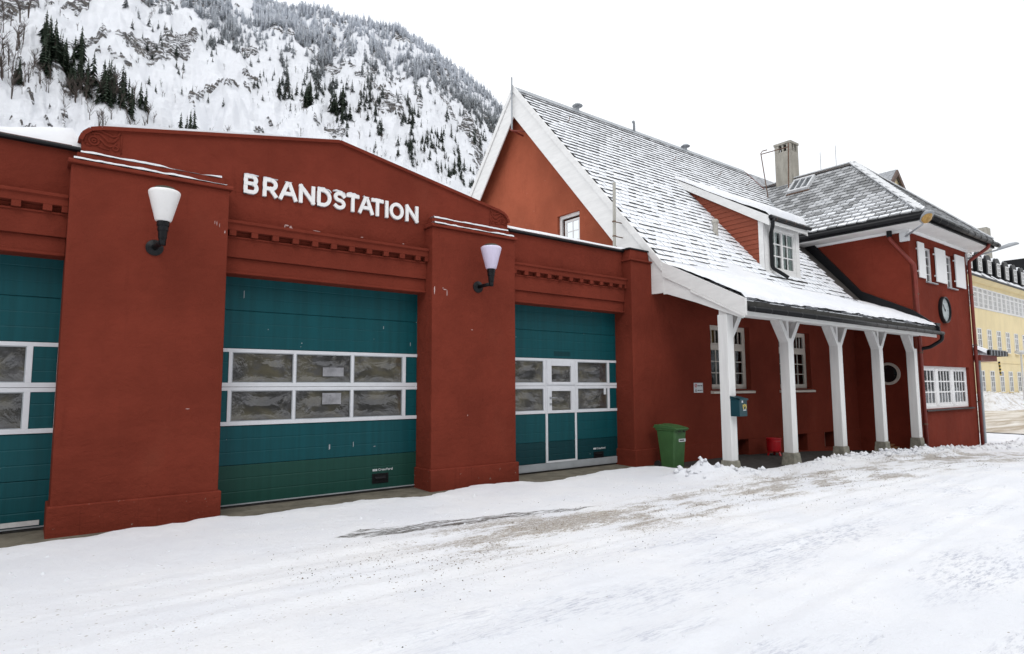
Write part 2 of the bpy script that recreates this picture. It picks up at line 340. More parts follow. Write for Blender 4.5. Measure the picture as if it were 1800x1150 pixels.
# ------------------------------------------------------------ ground
def gbase(x, y):
    return -.47 - .60 * sstep(15, 31, x) + .05 * sstep(-3, -9, y) * sstep(15, 5, x)
def edge(x):     # where the snow ends against the building, metres in Y
    kx = [-9, -1, -.2, .3, .9, 2.0, 2.37, 2.8, 3.3, 4.6, 5.6, 6.1, 7.4, 8.1, 8.6, 9.6, 10.6, 11.3, 11.7, 12.1, 23.6, 23.9, 30, 30.6, 60]
    ky = [-.5, -.55, -.52, -.42, -.30, -.13, -.14, -.42, -.40, -.34, -.58, -.32, -.14, -.55, -.62, -.42, -.26, -.28, -.50, -2.35, -2.45, -1.95, -1.95, 3, 60]
    return np.interp(x, kx, ky)
def gheight(x, y):
    b = gbase(x, y)
    e = edge(x) + (fbm(x * 1.8, y * .6, 3, 5) - .5) * .34 + (fbm(x * 6, y * 3, 2, 8) - .5) * .13
    k = sstep(.03, -.15, y - e)
    th = .075 + .028 * (fbm(x * .7, y * 1.1, 3, 3) - .5) + .016 * (fbm(x * 4, y * 7, 4, 9) - .5) - .03 * np.exp(-((y - e) / .25) ** 2)
    lip = .05 * np.exp(-((y - e + .35) / .35) ** 2) * (fbm(x * 2.3, y * 2.3, 3, 21) + .2)
    # ploughed ridge in front of the porch and the tower
    yb = np.interp(x, [10.2, 11.2, 12.6, 14, 23, 24, 30, 33, 60], [-2.0, -2.3, -2.75, -2.8, -2.8, -2.55, -2.5, -2.5, -2.5])
    amp = np.interp(x, [10.3, 10.9, 11.3, 11.9, 12.9, 13.6, 15, 18, 23, 26, 31, 34, 40], [0, .16, .27, .13, .02, .02, .07, .10, .16, .17, .15, .25, .1])
    lump = np.abs(fbm(x * 2.6, y * 2.6, 3, 31) - .5) * 2.2 + .55 * fbm(x * 5.5, y * 5.5, 3, 33)
    br = amp * np.exp(-((y - yb) / np.where(y > yb, .34, .62)) ** 2) * (.45 + lump)
    rut = -.022 * (fbm(x * .35, y * 3.2, 4, 41) - .5) * 2 * sstep(-2.2, -3.4, y)
    for k_, (yt, sl) in enumerate(((-3.55, .004), (-5.05, .006), (-4.2, -.012), (-6.3, .03), (-7.7, .05))):   # tyre tracks
        d_ = y - (yt + sl * x + .10 * np.sin(x * .23 + k_)); rut = rut - .020 * np.exp(-(d_ / .11) ** 2) * sstep(.3, .6, fbm(x * .3, x * 0 + k_, 3, 83)) + .010 * np.exp(-((np.abs(d_) - .2) / .06) ** 2)
    far = 1 - sstep(30, 60, np.hypot(x, y))
    z = b - .16 + k * (.16 + th - .03 + lip + (br + rut) * far) - .11 * 0
    return np.where(k > 0.01, z, b - .16)
def axis(dense0, dense1, step, lim, g=1.25):
    a = list(np.arange(dense0, dense1 + 1e-6, step)); s = step; p = a[-1]
    while p < lim[1]: s *= g; p += s; a.append(p)
    s = step; p = a[0]; pre = []
    while p > lim[0]: s *= g; p -= s; pre.append(p)
    return np.array(pre[::-1] + a)
def grid_mesh(name, X, Y, Z, mat, smooth=True):
    ny, nx = X.shape; v = np.stack([X, Y, Z], -1).reshape(-1, 3)
    i = np.arange(ny * nx).reshape(ny, nx); q = np.stack([i[:-1, :-1], i[:-1, 1:], i[1:, 1:], i[1:, :-1]], -1).reshape(-1, 4)
    me = bpy.data.meshes.new(name); me.vertices.add(len(v)); me.vertices.foreach_set('co', v.ravel().astype(np.float32))
    me.loops.add(q.size); me.loops.foreach_set('vertex_index', q.ravel().astype(np.int32))
    me.polygons.add(len(q)); me.polygons.foreach_set('loop_start', np.arange(0, q.size, 4, dtype=np.int32))
    me.materials.append(mat); me.update(calc_edges=True); me.validate()
    if smooth: me.polygons.foreach_set('use_smooth', np.ones(len(q), bool))
    return me
xs = np.concatenate([axis(-2.2, 16, .045, (-700, 16.01))[:-1], axis(16.1, 38, .075, (16.1, 900))]); ys = axis(-10.6, .6, .045, (-420, 900))
GX, GY = np.meshgrid(xs, ys); GZ = gheight(GX, GY)
put('snow_ground', grid_mesh('snow_ground', GX, GY, GZ, m_ground), kind='structure')
mb = MB(); n = 60
for i in range(n):   # concrete strip in front of the doors
    x0 = -9 + i * 21.8 / n; x1 = x0 + 21.8 / n
    mb.face([(x0, -1.1, gbase(x0, 0) - .045), (x1, -1.1, gbase(x1, 0) - .045), (x1, .75, gbase(x1, 0) - .005), (x0, .75, gbase(x0, 0) - .005)])
obj('door_apron', mb, m_apron, kind='structure')
mb = MB()
for i in range(24):
    x0 = 12.8 + i * 11 / 24; x1 = x0 + 11 / 24
    mb.face([(x0, -2.75, gbase(x0, 0) - .07), (x1, -2.75, gbase(x1, 0) - .07), (x1, .1, gbase(x1, 0) - .04), (x0, .1, gbase(x0, 0) - .04)])
obj('porch_floor', mb, m_asphalt, kind='structure')
# slushy road beyond the tower
t = NT('road_slush'); p = t.pos(); a = t.noise(t.mapped(p, (.12, .9, 1), (0, 0, .35)), 1, 6, .7, .6)
t.base(t.mix(t.mr(a, .35, .62), (.70, .67, .62), (.34, .27, .185))); t.rough(.6); t.bump(t.noise(t.mapped(p, (.3, 1.6, 1), (0, 0, .35)), 2, 6, .7), .6, .1)
m_slush = t.mat
rx, ry = np.meshgrid(np.linspace(39, 76, 60), np.linspace(-60, 10, 90)); rx = rx + .06 * ry + (fbm(ry * .3, rx * .3, 3, 4) - .5) * 1.2
rz = gbase(rx, ry) + .09 + .05 * (fbm(rx * .6, ry * 2, 3, 6) - .5)
put('slushy_road', grid_mesh('slushy_road', rx, ry, rz, m_slush), kind='structure')
t = NT('ploughed_snow'); p = t.pos(); a = t.noise(p, 1.5, 6, .7)
t.base(t.mix(t.mr(a, .45, .72), (.82, .83, .86), (.42, .37, .31))); t.rough(.8); t.bump(t.noise(p, 3, 6, .7), .8, .2); m_plough = t.mat
bx, by = np.meshgrid(np.linspace(70, 125, 330), np.linspace(6.5, 11.8, 44))
bz = gbase(bx, by) - .25 + sstep(70, 76, bx) * (1.75 * sstep(6.6, 10.4, by) * (.62 + .5 * fbm(bx * .35, by * .5, 3, 77)) + .5 * sstep(7.5, 9.5, by) * (np.abs(fbm(bx * 1.6, by * 1.6, 3, 71) - .5) * 2 + .5 * (np.abs(fbm(bx * 4.5, by * 4.5, 2, 73) - .5)) * sstep(6.8, 8, by)))
put('snow_bank', grid_mesh('snow_bank', bx, by, bz, m_plough), kind='structure')

# ------------------------------------------------------------ mountain
CR = [(-17.55, 420, 330), (-10, 420, 306), (-3.8, 420, 290), (3.6, 420, 284), (8, 420, 279), (12.3, 420, 273), (16.15, 420, 262), (20.15, 420, 263), (24.3, 420, 260), (27.6, 421, 256), (30.9, 421, 243), (33.1, 421, 231), (35.3, 421, 217), (37.5, 422, 200), (38.9, 422, 187), (44, 422, 152), (52, 423, 95), (63, 425, 30), (72, 425, 2), (90, 425, 0)]
ca = np.array(CR)
ROCKS = [  # azimuth, slope fraction, half length (deg), half width (fraction), tilt
    (7.2, .525, 3.0, .030, .035), (8.6, .56, 1.6, .035, .04), (-2.2, .50, 1.6, .05, .05), (1.5, .60, 1.2, .012, .02), (5.5, .68, 1.2, .02, .03),
    (14.2, .678, .8, .02, .0), (17.5, .76, 1.5, .015, -.01), (21.5, .72, 2.0, .010, -.02), (27.3, .60, 1.1, .03, .02), (36.4, .82, .8, .05, -.06),
    (35.3, .66, 1.6, .05, -.09), (34.6, .74, 1.2, .012, -.03), (33, .70, 1.5, .01, -.02), (22.2, .45, 1.0, .018, .01), (11.0, .45, 1.2, .012, .05),
    (30.9, .845, 1.0, .02, .0), (32, .80, 1.2, .012, -.02), (28, .93, 1.2, .02, .0), (1.8, .47, .6, .02, .02), (3, .50, .9, .016, .03), (10.2, .78, .8, .02, .03),
    (19.2, .53, .7, .01, 0), (36.2, .55, 1.5, .02, -.05), (12.8, .50, .7, .012, .03), (-1.0, .62, 1.0, .02, .03), (5, .78, 1.4, .02, .03), (37.2, .74, .7, .06, -.06), (16.5, .45, .4, .006, 0), (20.5, .44, .5, .01, 0)]
def rockmask(az, tt):
    m = np.zeros_like(az)
    wa = az + (fbm(az * 1.1, tt * 30, 3, 91) - .5) * 1.6; wt = tt + (fbm(az * 1.3, tt * 36, 3, 93) - .5) * .05
    for a, t0, la, lw, ti in ROCKS:
        d = ((wa - a) / la) ** 2 + ((wt - t0 - ti * (wa - a) / la) / lw) ** 2
        m = np.maximum(m, sstep(1.4, .45, d))
    st = fbm((az * .9 - tt * 20), (tt * 60 + az * 1.2), 4, 57)
    gen = sstep(.63, .72, st) * sstep(.50, .62, fbm(az * .25, tt * 7, 3, 59)) * .9
    return np.maximum(m * (.36 + .75 * fbm(az * 3 - tt * 40, tt * 110 + az * 1.5, 3, 61)), gen)
def mount(az, r):
    rc = np.interp(az, ca[:, 0], ca[:, 1]); zc = np.interp(az, ca[:, 0], ca[:, 2]); r0 = rc - zc
    d = r - r0; z = np.where(d < zc, d, zc - (d - zc) * .35); tt = np.clip(d / zc, -.2, 1.2)
    bod = sstep(-.05, .12, tt) * sstep(1.02, .9, tt)
    ridge = (fbm(az * .33 + tt * 1.2, tt * 5, 4, 51) - .5) * 26 + (fbm(az * .8, tt * 16, 4, 53) - .5) * 8 + (fbm(az * 2.2, tt * 44, 3, 55) - .5) * 1.5
    crest = (fbm(az * .8, tt * 0, 3, 63) - .5) * 5
    rk = rockmask(az, tt)
    z = z + bod * ridge + crest * sstep(.8, 1, tt) + rk * bod * (3.0 * (fbm(az * 5 - tt * 50, tt * 160 + az * 2, 3, 65)) + 1.2)
    return np.where(d < 0, np.maximum(d * .4, -6) - .6, z) - .6, rk, tt
az_ = np.arange(-16, 76, .075); rr_ = np.concatenate([np.arange(85, 470, .85), np.arange(470, 900, 25)])
A, R_ = np.meshgrid(az_, rr_); MZ, RK, TT = mount(A, R_)
MX = R_ * np.sin(np.radians(A)); MY = R_ * np.cos(np.radians(A))
t = NT('mountain_snow_and_rock'); p = t.pos(); at = t.n('Attribute', attribute_name='rock'); rk = at.outputs['Fac']
f1 = t.noise(t.mapped(p, (1, 1, 1.8), (0, .5, 0)), .16, 8, .74); f2 = t.noise(t.mapped(p, (1, 1, .7)), .55, 6, .7)
nzz = t.xyz(t.n('NewGeometry').outputs['Normal'])[2]
msk = t.mr(t.math('ADD', t.math('MULTIPLY', rk, 1.1), t.math('MULTIPLY', t.math('SUBTRACT', f1, .5), 1.5)), .36, .48)
msk = t.math('MAXIMUM', msk, t.mr(t.math('ADD', f1, t.math('MULTIPLY', f2, .35)), .90, .97, 0, .7))
f3 = t.noise(t.mapped(p, (.35, .35, 1.5), (0, .55, .2)), .5, 6, .72, .4); msk = t.math('MULTIPLY', msk, t.math('MULTIPLY', t.mr(f2, .36, .46), t.mr(f3, .43, .50)))
rc_ = t.mix(t.mr(f3, .47, .66), (.034, .034, .039), (.16, .145, .13))
# low brush poking through the snow
bz_ = t.noise(t.mapped(p, (1, 1, .25)), .9, 4, .8); bm = t.math('MULTIPLY', t.mr(bz_, .60, .72), t.mr(t.noise(p, .02, 3, .6), .48, .66))
sc = t.mix(t.math('MULTIPLY', bm, .4), (.76, .775, .81), (.16, .145, .135))
t.base(t.mix(msk, sc, rc_)); t.rough(.85); t.spec(.15); t.bump(t.math('ADD', f1, f2), .8, 1.2)
me = grid_mesh('mountain', MX, MY, MZ, t.mat)
va = me.attributes.new('rock', 'FLOAT', 'POINT'); va.data.foreach_set('value', RK.ravel().astype(np.float32))
put('mountain', me, kind='structure')
def mount_z(az, r): return float(mount(np.array([az]), np.array([r]))[0][0])
# valley side across the road, behind the photographer: only seen in the window panes
hx, hy = np.meshgrid(np.linspace(-500, 700, 90), np.linspace(-60, -420, 50))
hz = -2 + 190 * sstep(-75, -400, hy) * (.75 + .5 * fbm(hx * .006, hy * .006, 4, 15))
t = NT('far_hillside'); p = t.pos(); a = t.noise(p, .03, 6, .7); t.base(t.mix(t.mr(a, .52, .62), (.035, .04, .035), (.6, .61, .64))); t.rough(.9)
put('hills', grid_mesh('hills', hx, hy, hz, t.mat), kind='structure')

# ------------------------------------------------------------ trees on the mountain
def foliage(name, c, snow):
    t = NT(name); p = t.pos(); g = t.n('NewGeometry'); x, y, z = t.xyz(p); rnd = t.n('ObjectInfo').outputs['Random']
    n = t.noise(p, .8, 4, .7); col = t.mix(t.mr(n, .35, .65), tuple(v * .6 for v in c), tuple(v * 1.5 for v in c))
    fr = t.math('ADD', t.mr(z, 110, 240, snow * .35, snow), t.math('MULTIPLY', t.math('SUBTRACT', t.noise(p, 1.7, 5, .8), .5), .95))
    t.base(t.mix(t.mr(fr, .3, .62, 0, .92), col, (.74, .77, .82))); t.rough(.9); t.spec(.1); return t.mat
m_spruce = foliage('spruce_needles', (.032, .043, .032), .64); m_dark = foliage('dark_spruce_needles', (.034, .048, .033), .26)
m_bark = paint('grey_brown_bark', (.075, .058, .05), .9, .3, (.16, .13, .12), .4)
def spruce_mesh(seed, mat, dens=9):
    r = random.Random(seed); mb = MB(); h = 1.0
    for k in range(dens):
        f = k / dens; z = .10 + .86 * f; rad = (.155 * (1 - f) ** .85 + .012) * r.uniform(.8, 1.2); nb = 7 if f < .6 else 5; a0 = r.random() * 6.3
        for b in range(nb):
            if r.random() < .12: continue
            a = a0 + b * 6.283 / nb + r.uniform(-.25, .25); L = rad * r.uniform(.7, 1.25); wd = .52 * L + .006; dr = .5 * L + .012
            c, s_ = math.cos(a), math.sin(a); px, py = -s_, c
            mb.face([(0, 0, z + .045), (c * L * .55 + px * wd * .5, s_ * L * .55 + py * wd * .5, z - dr * .35), (c * L, s_ * L, z - dr), (c * L * .55 - px * wd * .5, s_ * L * .55 - py * wd * .5, z - dr * .35)])
    mb.tube([(0, 0, .9), (0, 0, 1.0)], [.012, .001], 4, False)
    return mb
def trunk_mb(): return MB().tube([(0, 0, -.06), (0, 0, .5), (0, 0, .93)], [.016, .011, .003], 5, False)
def birch_mb(seed):
    r = random.Random(seed); mb = MB()
    def br(p, d, L, rad, lev):
        q = p + d * L; mb.tube([p, (p + q) / 2 + Vector((r.uniform(-1, 1), r.uniform(-1, 1), 0)) * L * .05, q], [rad, rad * .7, rad * .35], 3, False)
        if lev == 0: return
        for i in range(5 if lev == 2 else 4):
            tt = r.uniform(.35, 1); a = r.random() * 6.3; nd = (d * r.uniform(.7, 1.1) + Vector((math.cos(a), math.sin(a), r.uniform(.0, .5))) * .6).normalized()
            br(p + d * L * tt, nd, L * r.uniform(.3, .5), rad * .45, lev - 1)
    for i in range(r.choice((1, 2, 3))):
        a = r.random() * 6.3; br(Vector((math.cos(a) * .03, math.sin(a) * .03, -.04)), Vector((r.uniform(-.12, .12), r.uniform(-.12, .12), 1)).normalized(), .62, .016, 2)
    return mb
SPR = [spruce_mesh(s, None, 9 + s % 3).mesh('spruce_crown', m_spruce) for s in range(5)]
DRK = [spruce_mesh(s + 20, None, 12).mesh('spruce_crown', m_dark) for s in range(4)]
TRK = trunk_mb().mesh('trunk', m_bark); BIR = [birch_mb(s).mesh('bare_branches', m_bark) for s in range(6)]
sites = []   # kind, az, r, height
def scatter(kind, n, a0, a1, t0, t1, h0, h1, slope=0, nmask=None):
    k = 0; tries = 0
    while k < n and tries < n * 30:
        tries += 1
        a = rng.uniform(a0, a1); tt = rng.uniform(t0, t1) + slope * (a - a0)
        if nmask is not None and vnoise(np.array([a * nmask]), np.array([tt * nmask * 9]), 77)[0] < .5: continue
        zc = np.interp(a, ca[:, 0], ca[:, 2]); rc = np.interp(a, ca[:, 0], ca[:, 1])
        sites.append((kind, a, rc - zc + tt * zc, rng.uniform(h0, h1) * rng.uniform(.7, 1.15))); k += 1
scatter('dark', 62, -.7, 5.7, .358, .398, 8, 14, -.0055); scatter('dark', 24, -.5, 2.2, .39, .425, 8, 13, -.005)
scatter('dark', 5, 9.3, 10.4, .35, .362, 10, 14); scatter('dark', 3, 6.0, 6.8, .355, .365, 9, 12); scatter('dark', 4, -4, -1.6, .31, .34, 7, 11)
scatter('dark', 10, 19.2, 20.0, .515, .53, 9, 13); scatter('dark', 8, 21.2, 22.8, .53, .56, 10, 15); scatter('dark', 6, 22.5, 24, .50, .53, 6, 10)
scatter('birch', 60, -4, 7, .29, .355, 6, 11); scatter('birch', 40, 1, 6.5, .335, .36, 7, 11); scatter('birch', 26, -4, -1.3, .33, .46, 8, 12); scatter('birch', 16, 7, 13, .335, .36, 5, 9)
scatter('spruce', 190, 22, 38, .43, .80, 3.5, 7, 0, .5); scatter('spruce', 60, 5, 20, .5, .75, 3.5, 7, 0, .7); scatter('birch', 260, -4, 37, .30, .78, 2.5, 5, 0, .6); scatter('birch', 120, 17, 37, .42, .72, 2.5, 5); scatter('birch', 45, 17, 27, .44, .60, 3, 6); scatter('birch', 50, 24, 37, .42, .75, 3, 6); scatter('birch', 40, 5, 15, .55, .8, 3, 6)
scatter('spruce', 130, 17, 30, .55, .78, 6, 10.5, 0, .8); scatter('spruce', 90, 19, 36, .42, .64, 4, 8.5, 0, .7); scatter('spruce', 60, 4, 15, .60, .74, 5, 8, 0, .9)
scatter('spruce', 45, 24, 37.5, .64, .82, 5, 9); scatter('spruce', 12, 6, 13, .42, .56, 4, 6)
scatter('crest', 800, 15.2, 39.5, .80, .985, 5.5, 9); scatter('crest', 360, 16, 30, .74, .86, 5.5, 9, 0, .9); scatter('crest', 600, 7, 18, .72, .95, 5.5, 9, 0, .5)
scatter('crest', 420, 15.2, 40, .94, .998, 5.5, 8.5); scatter('crest', 140, 30, 38.5, .76, .86, 5.5, 9); scatter('crest', 160, 9.5, 16, .70, .82, 5, 8, 0, .4); scatter('crest', 40, 2, 7, .66, .8, 5, 8)
sa = np.array([(s[1], s[2]) for s in sites]); sz = mount(sa[:, 0], sa[:, 1])[0]
size = np.array([s[3] / s[2] for s in sites]); kinds = [s[0] for s in sites]
spr_i = sorted([i for i in range(len(sites)) if kinds[i] != 'birch'], key=lambda i: -size[i])
bir_i = sorted([i for i in range(len(sites)) if kinds[i] == 'birch'], key=lambda i: -size[i])
solo = set(spr_i[:300]); solob = set(bir_i[:300])
fv = []; ff = []; nv = 0
cache = {}
def arr(me):
    if me.name not in cache:
        v = np.zeros(len(me.vertices) * 3); me.vertices.foreach_get('co', v); cache[me.name] = (v.reshape(-1, 3), [tuple(p.vertices) for p in me.polygons])
    return cache[me.name]
for i, (kd, a, r, h) in enumerate(sites):
    loc = Vector((r * math.sin(math.radians(a)), r * math.cos(math.radians(a)), sz[i] - .2)); rz = rng.uniform(0, 6.28); wdt = h * rng.uniform(.8, 1.25)
    if kd == 'birch':
        me = BIR[i % 6]
        lab, cat, grp = 'bare grey-brown birch without leaves on the snowy mountainside', 'tree', 'bare birches on the mountainside'; nm = 'bare_birch'
    else:
        me = (DRK if kd == 'dark' else SPR)[i % 4]; nm = 'spruce_tree'; cat = 'tree'
        lab, grp = {'dark': ('dark green spruce in a clump low on the snowy mountainside', 'dark spruces low on the mountain'),
                    'spruce': ('thin grey-green spruce standing scattered on the steep snowy slope', 'scattered spruces on the slope'),
                    'crest': ('frosted grey spruce in the forest along the mountain crest', 'frosted spruces along the crest')}[kd]
    if i in solo or i in solob:
        root = bpy.data.objects.new(nm, None); COL.objects.link(root); root.location = loc; root.rotation_euler = (0, 0, rz); root.scale = (wdt, wdt, h); tag(root, lab, cat, grp)
        if kd == 'birch': parts = [('branches', me)]
        else: parts = [('crown', me), ('trunk', TRK)]
        for pn, pm in parts: c = bpy.data.objects.new(pn, pm); COL.objects.link(c); c.parent = root
    else:
        v, f = arr(me); c, s_ = math.cos(rz), math.sin(rz)
        q = np.stack([(v[:, 0] * c - v[:, 1] * s_) * wdt, (v[:, 0] * s_ + v[:, 1] * c) * wdt, v[:, 2] * h], 1) + np.array(loc)
        fv.append(q); ff += [tuple(k + nv for k in g) for g in f]; nv += len(v)
me = bpy.data.meshes.new('frosted_forest'); me.from_pydata(np.concatenate(fv).tolist(), [], ff); me.materials.append(m_spruce)
tag(put('frosted_forest', me, kind='stuff'), 'frosted spruce forest covering the top of the mountain', 'forest')

# ------------------------------------------------------------ the garage
PIERS = [(-5.45, -3.43), (.31, 2.37), (6.08, 8.11)]
DOORS = [(-3.43, .31), (2.37, 6.08), (8.11, 11.79)]
ST = thing('fire_station', 'long dark red rendered garage with big teal folding doors and gabled parapet', 'building', (4.3, 3, -.5))
def clipb(x0, x1): return [(x0, x1)]
for i, (a, b) in enumerate(PIERS):
    obj('pier', MB().box(a, b, 0, .62, -.95, 4.58), m_red, ST, bevel=.018)
    obj('plinth', MB().box(a - .035, b + .035, -.055, .61, -1.0, -.09), m_plinth, ST, bevel=.014)
    m = MB(); m.prism([(-.055, 4.58), (-.055, 4.615), (-.03, 4.645), (.3, 4.66), (.3, 4.58)], 'x', a - .04, b + .04); obj('pier_cap', m, m_red, ST, bevel=.006)
    obj('cap_step', MB().prism([(.13, 4.655), (.11, 4.79), (.3, 4.80), (.3, 4.655)], 'x', a + .06, b - .06), m_red, ST, bevel=.008)
def snow_strip(name, x0, x1, y0, y1, zf, h, seed, parent, gap=.42, step=.035):
    """a ragged ridge of snow lying on a ledge"""
    n = int((x1 - x0) / step); X = np.linspace(x0, x1, n); cov = fbm(X * 1.1, X * 0, 3, seed); hh = .003 + h * sstep(gap - .08, gap + .12, cov) * (.55 + .9 * fbm(X * 7, X * 0 + 3, 3, seed + 3))
    mb = MB()
    for i in range(n - 1):
        P = []
        for k in (i, i + 1):
            e = (fbm(np.array([X[k] * 9]), np.array([seed * 1.]), 2, seed)[0] - .5) * .04
            P.append([(X[k], y0 + e, zf), (X[k], y0 + e + .012, zf + hh[k] * .8), (X[k], (y0 + y1) / 2, zf + hh[k]), (X[k], y1, zf + hh[k] * .75), (X[k], y1, zf)])
        for j in range(4): mb.face([P[0][j], P[1][j], P[1][j + 1], P[0][j + 1]])
    return obj(name, mb, m_snow, parent, smooth=True)
for a, b in PIERS[1:]:
    sd_ = int(a * 10)
    snow_strip('ledge_snow', a + .02, b - .05, -.05, .11, 4.648, .035, 40 + sd_, ST, .40)
    snow_strip('ledge_snow', a + .10, b - .10, .105, .297, 4.795, .034, 50 + sd_, ST, .25)
# narrow end pier
obj('pier', MB().box(11.79, 12.575, 0.003, .62, -.95, 4.60), m_red, ST, bevel=.015)
obj('pier_cap', MB().box(11.75, 12.60, -.05, .6, 4.60, 4.645), m_red, ST, bevel=.012)
obj('cap_step', MB().prism([(11.81, 4.645), (12.57, 4.645), (12.50, 4.90), (11.84, 4.90)], 'y', .06, .6), m_red, ST, bevel=.01)
obj('pier_coping', MB().box(11.78, 12.56, .03, .62, 4.90, 4.935), m_black, ST)
obj('plinth', MB().box(11.75, 12.6, -.055, .61, -1.0, -.09), m_red, ST, bevel=.014)
# walls above the doors
for a, b in DOORS:
    m = MB()
    m.prism([(.30, 4.15), (.30, 4.93 if a != DOORS[1][0] else 4.95), (.62, 4.93 if a != DOORS[1][0] else 4.95), (.62, 4.15)], 'x', a - (.0 if a == DOORS[1][0] else .0), b)
    obj('frieze_wall', m, m_red, ST)
    # cornice with dentils, flat band, lintel
    m = MB(); m.prism([(.34, 4.20), (.20, 4.165), (.115, 4.15), (.115, 4.105), (.145, 4.09), (.145, 3.99), (.34, 3.985)], 'x', a + .002, b - .002); obj('cornice', m, m_red, ST, bevel=.006)
    obj('band', MB().box(a, b, .225, .62, 3.565, 3.90), m_red, ST, bevel=.006)
    obj('band_back', MB().box(a, b, .275, .62, 3.90, 3.985), m_red, ST)
    obj('band_moulding', MB().box(a, b, .205, .228, 3.875, 3.902), m_red, ST, bevel=.006)
    obj('lintel', MB().prism([(.275, 3.563), (.275, 3.34), (.245, 3.335), (.245, 3.30), (.62, 3.30), (.62, 3.563)], 'x', a + .001, b - .001), m_red, ST, bevel=.01)
    obj('dark_gap', MB().box(a, b, .268, .274, 3.905, 3.982), m_red, ST)
    n = 11; sp = (b - a) / n
    for k in range(n):
        x = a + .055 + k * sp + (.0 if k == 0 else 0); obj('dentil', MB().box(x, x + .105, .15, .268, 3.905, 3.99), m_red, ST)
    obj('dentil', MB().box(b - .075, b - .005, .15, .268, 3.905, 3.99), m_red, ST)
# gabled parapet with curled ends
cxp = 4.28; half = [(-3.86, 4.66), (-3.86, 5.03), (-3.83, 5.12), (-3.75, 5.20), (-3.62, 5.245)]
poly = [(cxp + x, z) for x, z in half] + [(cxp, 5.92)] + [(cxp - x, z) for x, z in half[::-1]]
obj('gabled_parapet', MB().prism(poly, 'y', .297, .60), m_red, ST, bevel=.01)
m = MB(); pts = [(cxp + x, z) for x, z in half[1:]] + [(cxp, 5.92)] + [(cxp - x, z) for x, z in half[:0:-1]]
for a, b in zip(pts[:-1], pts[1:]):
    d = Vector((b[0] - a[0], 0, b[1] - a[1])).normalized(); nn = Vector((-d.z, 0, d.x)); A_ = Vector((a[0], 0, a[1])); B_ = Vector((b[0], 0, b[1]))
    e = [A_ - nn * .012, B_ - nn * .012, B_ + nn * .045, A_ + nn * .045]
    m.hexa([Vector((q.x, .255, q.z)) for q in e] + [Vector((q.x, .64, q.z)) for q in e])
obj('parapet_coping', m, m_red, ST)
# snow lying on the left rake of the parapet
m = MB(); N_ = 60
for i in range(N_):
    P = []
    for k in (i, i + 1):
        x = .50 + 3.62 * k / N_; z = (5.27 + (x - .66) * .1865 if x > .66 else 5.16 + (x - .5) * .68); hh = .085 * min(1, k / 5, (N_ - k) / 26) * (.7 + .6 * vnoise(np.array([x * 2.0]), np.array([0.]), 5)[0])
        P.append([(x, .27, z), (x, .28, z + hh * .85), (x, .42, z + hh), (x, .66, z + hh * .8), (x, .68, z - .05)])
    for j in range(4): m.face([P[0][j], P[1][j], P[1][j + 1], P[0][j + 1]])
obj('parapet_snow', m, m_snow, ST, smooth=True)
# carved corner scrolls
def scroll(sgn, x0, zb):
    m = MB(); X = lambda u: x0 + sgn * u
    def stroke(pts, r): m.tube([(X(u), .292, zb + v) for u, v in pts], r, 5)
    def ring(cu, cv, R, r): stroke([(cu + R * math.cos(t), cv + R * math.sin(t)) for t in np.linspace(0, 6.4, 15)], r)
    ring(.13, .09, .062, .016); ring(.13, .09, .022, .014); ring(.40, .03, .034, .014)
    stroke([(.05, .16), (.08, .26), (.14, .17), (.17, .13)], .012)
    stroke([(.11, .26), (.20, .265), (.29, .225), (.36, .20), (.42, .225), (.445, .28)], .017)
    stroke([(.10, .20), (.19, .215), (.26, .16), (.30, .115), (.37, .12), (.40, .17), (.43, .21)], .017)
    stroke([(.19, .14), (.235, .10), (.27, .055), (.33, .04), (.39, .075), (.405, .12)], .016)
    stroke([(.03, .03), (.02, .10), (.045, .18)], .013); stroke([(.18, .02), (.25, .0), (.32, -.005)], .012); stroke([(.03, .02), (.1, .01)], .012)
    stroke([(.47, -.04), (.47, .26)], .010)
    return m
obj('carved_scroll', scroll(1, .435, 4.965), m_red, ST, smooth=True); obj('carved_scroll', scroll(-1, 8.125, 4.965), m_red, ST, smooth=True)
# straight parapets, coping, snow on the roof behind
for (a, b, sgn) in ((-5.45, .415, 0), (8.145, 11.80, 1)):
    obj('side_parapet', MB().box(a, b, .302, .60, 4.14, 4.84), m_red, ST)
    m = MB(); m.box(a, b, .262, .66, 4.842, 4.905); m.tube([(a, .25, 4.875), (b, .25, 4.875)], .032, 8); obj('metal_coping', m, m_black, ST)
obj('garage_roof', MB().box(-5.45, 12.55, .6, 11, 4.55, 4.80), m_black, ST)
m = MB(); N1, N2 = 120, 40; Xg = np.linspace(-5.4, 12.5, N1); Yg = np.concatenate([[.34, .37, .42, .55, .7, .9], np.linspace(1.2, 10.9, N2 - 6)]); XX, YY = np.meshgrid(Xg, Yg)
rg = np.maximum(0, 5.86 - np.abs(XX - cxp) * .19 - .05 - 4.93) * ((XX > .5) & (XX < 8.05)) * sstep(.5, .75, YY)
ZZ = 4.90 + .13 * sstep(.33, .48, YY) + .05 * sstep(.5, .9, YY) + .06 * fbm(XX * .8, YY * .8, 3, 12) + rg
# the drift that leans against the back of the parapet's left end
ZZ = ZZ + .34 * np.exp(-((XX - .42) / .75) ** 2) * sstep(.40, .75, YY) * (XX < .43) * .75
ZZ = np.where(YY < .35, 4.87, ZZ)
put('roof_snow', grid_mesh('roof_snow', XX, YY, ZZ, m_snow), ST)
